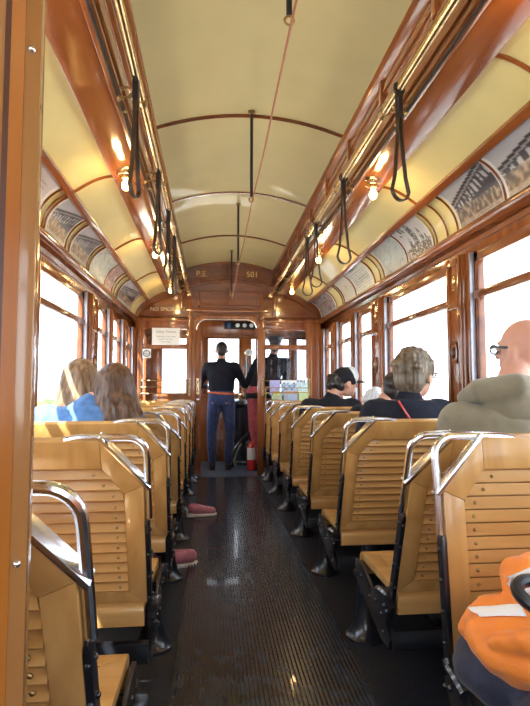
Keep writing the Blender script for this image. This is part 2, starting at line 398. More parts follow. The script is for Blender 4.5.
band(0, .03, -.58, .58, B0 - .05, B0, m); band(0.02, .045, -.58, .58, B0 - .03, B0, m)
band(.175, .20, -.60, .60, B0 - .05, B0, m); band(.20, .23, -.62, .62, B0 - .085, B0, m); band(.23, .26, -.60, .60, B0 - .06, B0, m)
for x in (-.56, -.02, .03, .555): m.prism([(x - .012, vault(x) - .03), (x + .012, vault(x) - .03), (x + .012, vault(x) - .19), (x - .012, vault(x) - .19)], lambda p, q, t: (p, t, q), B0 - .03, B0)
# lower gable panels
m.box(-.40, .38, B0 - .025, B0, 2.31, 2.335); m.box(-.40, .38, B0 - .025, B0, 2.13, 2.155); m.box(-.40, -.375, B0 - .025, B0, 2.13, 2.33); m.box(.355, .38, B0 - .025, B0, 2.13, 2.33)
m.box(-.55, .52, B0 - .04, B0, 2.065, 2.10); m.box(-.62, -.585, B0 - .04, B0, 2.0, 2.42); m.box(.56, .595, B0 - .04, B0, 2.0, 2.42)
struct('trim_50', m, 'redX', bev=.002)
# arched lip over the side panels
m = MB()
for s in (-1, 1):
    pts = [(s * (1.12 - .42 * (t / 10)), B0 - .012, 2.045 + .22 * math.sin(t / 10 * PI / 2)) for t in range(11)]
    m.tube(pts, .016, 6)
    m.tube([(s * 1.14, B0 - .01, 2.02), (s * .62, B0 - .01, 2.02)], .012, 6)
struct('trim_51', m, 'redX')
# door opening trim with rounded upper corners
m = MB()
def doorpath(off):
    L, R_, T, r = -.44 + off, .37 - off, 1.985 - off, .13
    p = [(L, 0.0)] + [(L + r - r * math.cos(a), T - r + r * math.sin(a)) for a in [PI / 2 * i / 6 for i in range(7)]] + [(R_ - r + r * math.sin(a), T - r + r * math.cos(a)) for a in [PI / 2 * i / 6 for i in range(7)]] + [(R_, 0.0)]
    return p
po, pi_ = doorpath(-.03), doorpath(.012)
for i in range(len(po) - 1):
    m.prism([po[i], po[i + 1], pi_[i + 1], pi_[i]], lambda p, q, t: (p, t, q), B0 - .022, B0 + .03)
m.box(-.44, -.31, B0 + .01, B1, 1.93, 1.985) if False else None
struct('trim_52', m, 'redZ', bev=.003)
m = MB(); pp = doorpath(.02); m.tube([(x, B0 - .026, z) for x, z in pp[1:14]], .010, 6)
tag(m.build('door_header_guard', 'chrome'), 'bright metal guard strip around the top of the cab doorway', 'guard strip')
# sliding door leaf stile seen at the left jamb
e = empty('door_1', (-.44, B0 + .07, 0), kind='structure')
m = MB(); m.box(0, .085, -.015, .02, 0.01, 1.96); m.build('door_stile', 'redZ', e, bev=.004)
m = MB(); m.box(.025, .055, -.025, -.015, 1.02, 1.22); m.tube([(.04, -.03, 1.05), (.04, -.045, 1.08), (.04, -.045, 1.16), (.04, -.03, 1.19)], .008, 8); m.build('door_handle', 'brass', e)
m = MB(); m.lathe([(.012, 0), (.012, .02), (.022, .028), (.022, .04), (.01, .046)], (.04, -.015, .95), 12, 'Y'); m.build('door_knob', 'chrome', e)
# bulkhead glass
for k, (a, b) in enumerate(((-1.09, -.52), (.44, 1.0))):
    e = empty('window_%d' % (30 + k), ((a + b) / 2, B0 + .025, .88), kind='structure'); w = (b - a) / 2
    for z0, z1 in ((0, .72), (.76, .97)): MB().box(-w, w, -.002, .002, z0, z1).build('pane', 'glassd' if k else 'glass', e)
    f = MB()
    for z0, z1 in ((0, .72), (.76, .97)):
        for x in (-w, w - .012): f.box(x, x + .012, -.03, -.01, z0, z1)
        f.box(-w, w, -.03, -.01, z0, z0 + .012); f.box(-w, w, -.03, -.01, z1 - .012, z1)
    f.build('window_frame', 'redZ', e)
# guard rails across bulkhead glass
for k, (a, b, sd) in enumerate(((-1.11, -.50, 'left'), (.42, 1.02, 'right'))):
    e = empty('window_guard', ((a + b) / 2, B0 - .045, .98), label='three horizontal brass guard bars across the %s end window' % sd, cat='guard rail')
    w = (b - a) / 2
    for z in (.05, .13, .21): MB().tube([(-w, 0, z), (w, 0, z)], .007, 8).build('bar', 'brass', e)
    for x in (-w, w): MB().box(x - .012, x + .012, -.01, .045, .02, .24).build('bracket', 'brassd', e)
# gilt lettering
tg = dict(cat='lettering')
R90 = (PI / 2, 0, 0)
tag(text('P.E.', .105, 'gold', (-.355, B0 - .008, 2.55), R90, 'gilt_lettering'), 'gilt letters P.E. on the panel left above the cab door', 'lettering')
tag(text('501', .105, 'gold', (.29, B0 - .008, 2.555), R90, 'gilt_lettering'), 'gilt number 501 on the panel right above the cab door', 'lettering')
tag(text('NO SMOKING', .068, 'gold2', (-.785, B0 - .014, 2.09), R90, 'gilt_lettering'), 'gilt words NO SMOKING above the left end window', 'lettering')
# notice and round symbol
e = empty('safety_notice', (-.80, B0 - .016, 1.745), label='white printed safety notice in the upper left end window', cat='notice')
MB().box(-.172, .172, -.002, .002, -.108, .108).build('paper', 'paper', e)
for i, (t_, sz, z) in enumerate((('Safety Notice', .045, .06), ('Passengers must keep', .027, .0), ('seated until the', .027, -.033), ('tram stops', .027, -.066))):
    text(t_, sz, 'ink', (0, -.003, z), R90, 'text_line', e, .0005)
e = empty('symbol_sticker', (-1.035, B0 - .016, 1.53), label='small square white sticker with a black round symbol under the notice', cat='sticker')
MB().box(-.052, .052, -.002, .002, -.056, .056).build('card', 'paper', e)
m = MB(); m.tube([(.038 * math.cos(a), -.003, .038 * math.sin(a)) for a in [2 * PI * i / 24 for i in range(24)]], .006, 6, closed=True)
m.ell((0, -.003, .018), (.008, .003, .009)); m.ell((0, -.003, -.016), (.010, .003, .008)); m.ell((-.018, -.003, 0), (.008, .003, .008)); m.ell((.018, -.003, 0), (.008, .003, .008)); m.build('symbol', 'black', e)

# ------------------------------------------------------------ vestibule
VF = 8.1
m = MB(); spans = [(-1.30, -.99), (-.59, -.30), (.21, .36), (.47, .58), (.98, 1.07), (1.22, 1.30)]
m.box(-1.3, 1.3, VF, VF + .06, 0, 1.0); m.box(-1.3, 1.3, VF, VF + .06, 1.87, 2.75)
for a, b in spans: m.box(a, b, VF, VF + .06, .99, 1.88)
for i in range(16): m.box(-1.18 + i * .155, -1.172 + i * .155, VF - .006, VF, 0, .96)
m.box(-1.2, 1.2, VF - .03, VF, .97, 1.01); m.box(-1.2, 1.2, VF - .02, VF, 1.88, 1.91)
struct('wall_cab_front', m, 'redZ', bev=.002)
for i, (a, b) in enumerate([(-.99, -.59), (-.30, .21), (.36, .47), (.58, .98), (1.07, 1.22)]):
    e = empty('window_%d' % (40 + i), ((a + b) / 2, VF + .03, 1.0), kind='structure'); w = (b - a) / 2; f = MB(); t = .022
    f.box(-w, -w + t, -.02, .02, 0, .87); f.box(w - t, w, -.02, .02, 0, .87); f.box(-w, w, -.02, .02, 0, t); f.box(-w, w, -.02, .02, .87 - t, .87); f.build('window_frame', 'sash', e, bev=.004)
    MB().box(-w + t, w - t, -.002, .002, t, .87 - t).build('pane', 'glass', e)
for s, nm_ in ((-1, 'left'), (1, 'right')):
    m = MB(); m.box(s * 1.18, s * 1.265, YB, VF + .06, 0, .9); m.box(s * 1.18, s * 1.265, YB, VF + .06, 1.87, 2.45)
    m.box(s * 1.18, s * 1.265, YB, 7.0, .9, 1.88); m.box(s * 1.18, s * 1.265, 7.85, VF + .06, .9, 1.88); m.box(s * 1.20, s * 1.24, 7.4, 7.46, .9, 1.88)
    struct('wall_cab_' + nm_, m, 'redZ')
    e = empty('window_%d' % (46 + (s > 0)), (s * 1.24, 7.43, .9), kind='structure'); MB().box(-.002, .002, -.42, .42, 0, .98).build('pane', 'glass', e)
# rear wall of the car
m = MB(); m.box(-1.3, 1.3, YR - .06, YR, 0, .95); m.box(-1.3, 1.3, YR - .06, YR, 1.85, 2.8)
for a, b in ((-1.3, -1.0), (-.5, -.4), (.4, .5), (1.0, 1.3)): m.box(a, b, YR - .06, YR, .95, 1.85)
struct('wall_rear', m, 'redZ')

# control equipment in the cab
e = empty('light_switch_panel', (.20, VF - .035, 2.05), label='black panel with four round dials high above the cab window', cat='switch panel')
MB().box(-.24, .24, -.025, .03, -.055, .055).build('panel', 'black', e, bev=.006)
MB().lathe([(.042, 0), (.045, .008), (.02, .016)], (-.165, -.025, 0), 20, 'Y').build('dial', 'bluedial', e)
for x in (-.035, .07, .175): MB().lathe([(.030, 0), (.032, .012), (.018, .020)], (x, -.025, 0), 16, 'Y').build('dial', 'frost', e)
e = empty('controller_stand', (.18, 7.72, 0), label='black upright motor controller with handle beside the standing driver', cat='controller')
m = MB(); m.lathe([(.13, 0), (.13, .04), (.105, .06), (.105, .82), (.14, .85), (.14, .90), (.09, .93), (.03, .94)], (0, 0, 0), 20); m.build('body', 'iron', e, bev=.003)
m = MB(); m.tube([(0, 0, .93), (0, 0, 1.0)], .016); m.tube([(0, 0, 1.0), (.03, -.14, 1.01)], .012); m.tube([(.03, -.14, 1.0), (.03, -.14, 1.08)], .014); m.build('handle', 'brass', e)
e = empty('brake_stand', (.30, 7.86, 0), label='brake valve column with round pressure gauge right of the driver', cat='brake stand')
m = MB(); m.tube([(0, 0, 0), (0, 0, 1.6)], .018, 10); m.tube([(.05, 0, 0), (.05, 0, 1.35), (.02, 0, 1.45)], .012); m.tube([(-.04, .02, 0), (-.04, .02, 1.2), (0, .02, 1.3)], .010); m.build('pipework', 'iron', e)
m = MB(); m.ell((0, -.02, 1.12), (.05, .05, .06)); m.tube([(0, -.04, 1.15), (-.10, -.12, 1.17)], .010); m.tube([(-.06, -.02, .98), (.08, -.02, .98)], .014); m.build('valve', 'brassd', e)
m = MB(); m.lathe([(.058, 0), (.062, .02), (.052, .03)], (.02, -.02, 1.62), 20, 'Y'); m.build('gauge_case', 'brass', e)
m = MB(); m.lathe([(.046, 0), (.046, .004)], (.02, -.05, 1.62), 20, 'Y'); m.build('gauge_face', 'frost', e)
m = MB(); m.box(.012, .016, -.057, -.054, 1.60, 1.65); m.build('needle', 'black', e)
e = empty('hand_brake', (.06, 7.45, 0), label='curved black and pale brake hose looping up from the cab floor', cat='brake hose')
m = MB(); m.tube([(.02, .05, .0), (-.01, .0, .10), (.03, -.02, .24), (.14, 0, .38), (.26, .08, .48), (.34, .16, .62)], .020, 10); m.build('hose', 'iron', e)
m = MB(); m.tube([(.06, .03, .0), (.035, .0, .09), (.07, -.02, .22), (.13, 0, .33)], .014, 10); m.build('pale_hose', 'hose', e, label='pale green inner hose')
e = empty('fire_extinguisher', (.315, 7.18, 0), label='red fire extinguisher with a pale label on the cab floor', cat='fire extinguisher')
MB().lathe([(.05, .0), (.058, .01), (.058, .30), (.045, .345), (.02, .37), (.02, .385)], (0, 0, .0), 20).build('cylinder', 'red', e)
m = MB(); m.lathe([(.0592, .14), (.0592, .30)], (0, 0, 0), 20); m.build('label_wrap', 'paper', e)
m = MB(); m.box(-.012, .05, -.012, .012, .385, .40); m.box(-.03, .05, -.01, .01, .41, .42); m.tube([(-.015, 0, .39), (-.07, 0, .36), (-.072, 0, .2)], .009); m.build('valve', 'black', e)
# equipment cupboard behind
e = empty('equipment_box', (.72, 7.9, 0), label='dark low equipment cupboard against the cab front', cat='cupboard')
MB().box(-.25, .25, -.15, .18, 0, .8).build('body', 'dark', e, bev=.01); MB().box(-.21, .21, -.158, -.15, .06, .74).build('door', 'dark', e, bev=.004)

# ------------------------------------------------------------ brochure rack
e = empty('brochure_rack', (.725, B0 - .05, .86), label='wire brochure rack at the right end window', cat='rack')
m = MB()
for z in (.0, .06, .18, .24): m.tube([(-.27, -.06, z), (.27, -.06, z)], .004, 6)
for x in (-.27, -.13, .0, .13, .27): m.tube([(x, .015, .0), (x, -.06, .0), (x, -.06, .24)], .0035, 6)
m.build('wire_frame', 'brassd', e)
def picmesh(name, w, h, fn, nx=30, nz=30):
    me = bpy.data.meshes.new(name); vs = [((i / nx - .5) * w, 0, (j / nz) * h) for j in range(nz + 1) for i in range(nx + 1)]
    fs = [(j * (nx + 1) + i, j * (nx + 1) + i + 1, (j + 1) * (nx + 1) + i + 1, (j + 1) * (nx + 1) + i) for j in range(nz) for i in range(nx)]
    me.from_pydata(vs, [], fs); ca = me.color_attributes.new('print', 'FLOAT_COLOR', 'POINT')
    for j in range(nz + 1):
        for i in range(nx + 1): ca.data[j * (nx + 1) + i].color = (*fn(i / nx, j / nz), 1)
    me.materials.append(M['print']); return me
def brochure(kind):
    rnd = random.Random(kind * 13 + 1); nz_ = [[rnd.random() for _ in range(12)] for _ in range(12)]
    base = [(.35, .42, .85), (.66, .86, 1.0), (.80, .92, 1.0), (.78, .80, .35), (.35, .55, .75), (.70, .85, .55)][kind]
    alt = [(.55, .5, .9), (.12, .2, .5), (.35, .6, .62), (.20, .45, .45), (.45, .55, .85), (.55, .75, .3)][kind]
    bar = [(.5, .5, .95), (.80, .9, .95), (.85, .92, .95), (.60, .45, .08), (.75, .35, .18), (.75, .85, .55)][kind]
    def fn(u, v):
        if v > .84: return bar
        if v > .68 and kind in (1, 2): return (.15, .2, .35) if nz_[int(u * 11)][int(v * 11)] > .45 else base
        n = nz_[int(u * 11)][int(v * 11)]; return tuple(base[i] * (1 - n) + alt[i] * n for i in range(3))
    return fn
bl = ['purple topped', 'pale blue', 'white and teal', 'yellow headed', 'blue and orange', 'lime green']
for k, (x, z, w) in enumerate([(-.15, 0.14, .13), (.03, .14, .20), (.20, .17, .14), (-.13, .0, .13), (.05, .0, .18), (.21, .0, .12)]):
    bk = empty('brochure', (.725 + x, B0 - .05 - (.012 if z > .1 else .045), .865 + z), label='%s brochure in the %s row of the wire rack' % (bl[k], 'back' if z > .1 else 'front'), cat='brochure')
    o = bpy.data.objects.new('cover', picmesh('cover', w, .19, brochure(k), 14, 16)); COL.objects.link(o); o.parent = bk; o.location = (0, -.006, 0)
    MB().box(-w / 2, w / 2, -.005, .005, 0, .19).build('pages', 'paper', bk)

# ------------------------------------------------------------ printed cards in the coves
def rnoise(seed):
    r = random.Random(seed); g = [[r.random() for _ in range(64)] for _ in range(64)]
    def f(x, y):
        x, y = abs(x) % 62, abs(y) % 62; i, j = int(x), int(y); a, b = x - i, y - j
        return (g[i][j] * (1 - a) + g[i + 1][j] * a) * (1 - b) + (g[i][j + 1] * (1 - a) + g[i + 1][j + 1] * a) * b
    return f
def mixc(a, b, t): return tuple(a[i] * (1 - t) + b[i] * t for i in range(3))
def edge(fn):
    def g(u, v):
        if u < .03 or u > .97 or v < .04 or v > .96: return (.72, .74, .76)
        return fn(u, v)
    return g
def pic_tram(seed, tone=(.20, .17, .15)):
    n = rnoise(seed)
    def f(u, v):   # perspective tram: roof line falling to the left/far end, crowd below
        top = .98 - .40 * (1 - u) ** 1.1; bot = .20 + .05 * (1 - u)
        g = n(u * 30, v * 22)
        if v > top: return mixc((.36, .39, .46), (.50, .51, .55), n(u * 5, v * 5))
        if v > top - .06: return (.02, .02, .03)
        if v > top - .10: return (.30, .31, .34)
        if v > bot + .18:
            q = (u * 11) % 1
            if .25 < q < .75 and (top - v) > .14 and (top - v) < .34: return (.45, .47, .52) if g > .35 else (.12, .12, .14)
            return (.03, .03, .05)
        if v > .14:
            c = mixc((.08, .065, .06), (.52, .40, .30), max(0, n(u * 34, v * 14) - .35) * 1.6); return c
        return mixc(tone, (.45, .43, .42), g)
    return edge(f)
def pic_doc(seed, tint=(.55, .62, .62), cols=1):
    n = rnoise(seed)
    def f(u, v):
        if v > .80: return mixc(tint, (.25, .28, .33), 1 if (.3 < u < .7 and .84 < v < .92 and n(u * 60, 3) > .4) else 0)
        if .1 < u < .9 and .12 < v < .78 and (v * 22) % 1 < .45 and n(u * 50, int(v * 22)) > .25: return mixc(tint, (.18, .22, .26), .75)
        if v < .10: return mixc(tint, (.35, .55, .5), .5)
        return tint
    return edge(f)
def pic_church(seed):
    n = rnoise(seed)
    def f(u, v):
        bgc = (.56, .58, .62); k = (.06, .07, .09)
        h = .28 + .12 * n(u * 9, 1)
        for cx, w, t in ((.30, .05, .62), (.5, .07, .95), (.55, .035, 1.0), (.72, .05, .72), (.84, .04, .5)):
            d = abs(u - cx)
            if d < w and v < t - d / w * .22: return k if n(u * 70, v * 70) > .32 else bgc
        if v < h: return k if n(u * 50, v * 50) > .4 else bgc
        if v > .66 and abs(u - .3) < .16 and n(u * 20, v * 14) > .6: return (.1, .11, .13)
        return bgc
    return edge(f)
def pic_map(seed):
    n = rnoise(seed)
    def f(u, v):
        a = n(u * 5, v * 5); b = n(u * 9 + 3, v * 9)
        if abs(a - .5) < .03 or abs(b - .55) < .02: return (.25, .32, .35)
        return mixc((.50, .56, .56), (.42, .50, .50), b)
    return edge(f)
def pic_colour(seed, cs):
    n = rnoise(seed)
    def f(u, v):
        a = n(u * 7, v * 7); i = min(len(cs) - 1, int(a * len(cs) * 1.1)); return mixc(cs[i], cs[(i + 1) % len(cs)], n(u * 20, v * 20) * .5)
    return edge(f)
def cove_card(s, y0, y1, fn, label):
    ny = max(24, int((y1 - y0) * 110)); nv = 34; me = bpy.data.meshes.new('advert_card'); yc = (y0 + y1) / 2
    vs = []; cols = []
    for j in range(nv + 1):
        x, z = cove(.02 + .96 * j / nv)
        for i in range(ny + 1):
            y = y0 + (y1 - y0) * i / ny; vs.append((s * (x - .004) - s * 1.1, y - yc, z - .003 - 2.08))
            u = i / ny if s < 0 else 1 - i / ny
            cols.append(fn(u, j / nv))
    fs = [(j * (ny + 1) + i, j * (ny + 1) + i + 1, (j + 1) * (ny + 1) + i + 1, (j + 1) * (ny + 1) + i) for j in range(nv) for i in range(ny)]
    me.from_pydata(vs, [], fs); ca = me.color_attributes.new('print', 'FLOAT_COLOR', 'POINT')
    for i, c in enumerate(cols): ca.data[i].color = (*c, 1)
    me.materials.append(M['print']); me.shade_smooth()
    o = bpy.data.objects.new('advert_card', me); COL.objects.link(o); o.location = (s * 1.1, yc, 2.08); tag(o, label, 'picture card')
    md = o.modifiers.new('thick', 'SOLIDIFY'); md.thickness = .003; md.offset = 1
    return o
cards = [
 (1, 1.55, 2.35, pic_tram(3), 'sepia photo card of a tram and crowd, nearest on the right cove'),
 (1, 2.36, 2.83, pic_tram(9), 'sepia photo card of a smaller tram and crowd, second on the right cove'),
 (1, 3.19, 3.62, pic_church(4), 'pale card with a black ink drawing of spires on the right cove'),
 (1, 3.63, 4.13, pic_map(5), 'pale grey green card with faint line drawing on the right cove'),
 (1, 4.43, 4.99, pic_doc(6), 'pale green text notice card on the right cove'),
 (1, 5.00, 5.44, pic_colour(7, [(.62, .58, .30), (.50, .62, .66), (.64, .66, .60), (.62, .45, .25)]), 'multicoloured yellow and pale card on the right cove'),
 (1, 5.84, 6.66, pic_colour(8, [(.06, .06, .09), (.16, .12, .13), (.35, .36, .42), (.10, .08, .12)]), 'dark photo card farthest on the right cove'),
 (-1, 2.0, 2.92, pic_doc(16, (.52, .50, .54)), 'grey printed text card nearest on the left cove'),
 (-1, 3.08, 3.47, pic_tram(12, (.25, .27, .33)), 'dark blue grey tram photo card on the left cove'),
 (-1, 3.60, 4.05, pic_tram(22, (.30, .33, .38)), 'blue grey photo card of a tram and station on the left cove'),
 (-1, 4.17, 4.72, pic_map(15), 'pale blue green card with faint print on the left cove'),
 (-1, 4.74, 5.05, pic_colour(18, [(.40, .10, .06), (.45, .40, .38), (.25, .08, .06), (.55, .5, .5)]), 'reddish brown card on the left cove'),
 (-1, 5.40, 6.25, pic_tram(30, (.35, .5, .6)), 'light blue tram photo card farthest on the left cove'),
]
for c in cards: cove_card(*c)
k = 0
for s, ys in ((1, [2.355, 2.85, 2.98, 3.13, 3.625, 4.15, 4.24, 4.39, 4.995, 5.45, 5.52, 5.80, 6.68]), (-1, [2.94, 3.02, 3.06, 3.49, 3.58, 4.07, 4.15, 4.73, 5.08, 5.2, 5.38, 6.27])):
    for y in ys:
        m = MB(); m.tube([(s * (cove(t / 10)[0] - .006), y, cove(t / 10)[1] - .004) for t in range(11)], .0065, 6)
        struct('trim_%d' % (60 + k), m, 'sash'); k += 1

# ------------------------------------------------------------ handrail pipes, brackets, straps
for s, nm_ in ((-1, 'left'), (1, 'right')):
    e = empty('handrail', (s * .515, 0, 2.29), label='long brass handrail pipe under the %s roof beam' % nm_, cat='handrail')
    MB().tube([(0, YR + .1, 0), (0, 6.62, 0)], .0165, 12).build('pipe', 'brass', e)
    for y in (-.6, .35, 1.3, 2.17, 3.05, 3.93, 4.8, 5.7, 6.5):
        m = MB(); m.tube([(-s * .0, y, 0), (s * .03, y, .05), (s * .085, y, .055)], .007, 6)
        m.tube([(s * .02, y, .03), (s * .05, y - .02, .0), (s * .085, y - .03, -.005)], .005, 6)
        m.tube([(s * .0, y - .02, 0), (s * .0, y + .02, 0)], .021, 10)
        m.tube([(s * (.04 + .018 * math.cos(a)), y + .012, .02 + .018 * math.sin(a)) for a in [i * .6 for i in range(9)]], .0035, 5)
        m.ell((s * .09, y - .03, -.01), .011, 8, 6); m.ell((s * .085, y, .055), .014, 8, 6)
        m.tube([(s * .085, y + .03, .02), (s * .11, y + .05, .0), (s * .10, y + .07, -.02), (s * .08, y + .07, -.01)], .0045, 5); m.ell((s * .08, y + .07, -.01), .008, 8, 6)
        m.build('scroll_bracket', 'brassd', e)
    MB().lathe([(.01, 0), (.03, .01), (.03, .03), (.012, .04)], (0, 6.66, -.02), 14, 'Y').build('end_cap', 'brass', e)
    # thin conduit along the beam
    tag(MB().tube([(s * .612, YR + .1, 2.296), (s * .612, 6.7, 2.296)], .008, 8).build('wire_conduit', 'leather'), 'thin dark metal conduit along the %s beam edge' % nm_, 'conduit')
def strap(x, y, L, label, tw=0, grp=None):
    e = empty('hand_strap', (x, y, 2.29), tw, label=label, cat='hand strap', group=grp)
    m = MB(); r = .044
    pts = [(0.0, 0, -.02), (.007, 0, -.10), (.012, 0, -L * .5), (.028, 0, -L + .09)] + [(r * math.cos(a) * 1.0, 0, -L + r + .0 + r * math.sin(a) * 1.1) for a in [-.2 - (PI - .4) * i / 8 for i in range(9)]] + [(-.028, 0, -L + .09), (-.012, 0, -L * .5), (-.007, 0, -.10), (0, 0, -.02)]
    pts = [Vector(p) for p in pts]; k0 = len(m.v)
    # flat leather band
    n = len(pts)
    for i, p in enumerate(pts):
        a = pts[max(i - 1, 0)]; b = pts[min(i + 1, n - 1)]; t = (b - a).normalized(); nr = Vector((-t.z, 0, t.x)).normalized() * .003
        for q in ((nr.x, -.008, nr.z), (nr.x, .008, nr.z), (-nr.x, .008, -nr.z), (-nr.x, -.008, -nr.z)): m.v.append((p.x + q[0], p.y + q[1], p.z + q[2]))
    for i in range(n - 1):
        for j in range(4): m.f.append((k0 + i * 4 + j, k0 + i * 4 + (j + 1) % 4, k0 + (i + 1) * 4 + (j + 1) % 4, k0 + (i + 1) * 4 + j))
    m.build('loop', 'leather', e)
    m = MB(); m.tube([(.024 * math.cos(a), 0, .024 * math.sin(a)) for a in [2 * PI * i / 14 for i in range(14)]], .006, 6, closed=True); m.box(-.010, .010, -.011, .011, -.115, -.018)
    m.build('clip', 'black', e)
for x, y, L, lb, tw in [(.515, 1.98, .40, 'dark leather hand strap nearest on the right rail', .4), (.515, 2.88, .44, 'second hand strap from the camera on the right rail', .3), (.515, 3.68, .42, 'third hand strap on the right rail, ahead of the last', .2), (.515, 4.03, .42, 'farthest hand strap on the right rail', .3),
                      (-.515, 1.99, .42, 'dark leather hand strap nearest on the left rail beside the bulb', 1.3), (-.515, 2.85, .42, 'second hand strap from the camera on the left rail', 1.2), (-.515, 3.5, .42, 'third hand strap from the camera on the left rail', 1.1), (-.515, 4.1, .42, 'farthest hand strap on the left rail', 1.2)]:
    strap(x, y, L + .05, lb, tw)

# bell cord with hangers
tag(MB().tube([(0, YR + .1, 2.155), (0, 0.4, 2.14), (.002, 1.48, 2.155), (0, 2.2, 2.13), (0, 2.98, 2.155), (.0, 3.7, 2.13), (0, 4.54, 2.155), (0, 5.3, 2.12), (0.01, 6.1, 2.13)], .004, 6).tube([(.01, 6.1, 2.13), (.03, 6.3, 2.35), (.0, 6.5, 2.30), (-.03, 6.68, 2.17)], .004, 6).build('bell_cord', 'rope'), 'thin brown bell cord hung along the middle of the car', 'cord')
for y, lb in ((1.48, 'black rod hanger holding the bell cord, nearest the camera'), (2.98, 'black rod hanger holding the bell cord, largest in view'), (4.54, 'black rod hanger holding the bell cord, second in view'), (6.12, 'black rod hanger holding the bell cord beside the end panel')):
    e = empty('cord_hanger', (0, y, 2.70), label=lb, cat='cord hanger')
    MB().tube([(0, 0, 0), (0, 0, -.50)], .009, 8).build('rod', 'black', e)
    MB().lathe([(.022, 0), (.022, -.008), (.010, -.014)], (0, 0, .004), 12).build('ceiling_plate', 'brassd', e)
    MB().tube([(.014 * math.cos(a), 0, -.51 - .03 + .02 + .014 * math.sin(a)) for a in [2 * PI * i / 12 for i in range(12)]], .004, 6, closed=True).build('eye', 'brassd', e)

# lamps
for i, (s, y) in enumerate([(-1, 2.92), (-1, 4.45), (-1, 6.1), (1, 2.92), (1, 4.5), (1, 6.05), (-1, 1.35), (1, 1.35)]):
    e = empty('beam_lamp', (s * .70, y, 2.305), label='lit bare bulb in a brass socket under the %s beam, %s' % ('left' if s < 0 else 'right', {2.92: 'nearest in view', 4.45: 'middle one', 4.5: 'middle one', 6.1: 'by the end wall', 6.05: 'by the end wall', 1.35: 'overhead behind view'}[y]), cat='lamp')
    MB().lathe([(.046, 0), (.046, -.008), (.036, -.014), (.022, -.020), (.017, -.05), (.024, -.055), (.024, -.062), (.014, -.066)], (0, 0, .008), 18).build('socket', 'brass', e)
    MB().tube([(.040 * math.cos(a), .040 * math.sin(a), -.034) for a in [2 * PI * j / 18 for j in range(18)]], .004, 6, closed=True).build('gallery_ring', 'brass', e)
    MB().lathe([(.010, -.058), (.013, -.068), (.020, -.078), (.0225, -.092), (.020, -.106), (.012, -.116), (.003, -.119)], (0, 0, 0), 16).build('bulb', 'bulb', e)
    ld = bpy.data.lights.new('bulb_glow', 'POINT'); ld.energy = 2.2; ld.color = (1, .66, .30); ld.shadow_soft_size = .03
    lo = bpy.data.objects.new('bulb_glow', ld); COL.objects.link(lo); lo.parent = e; lo.location = (0, 0, -.15)

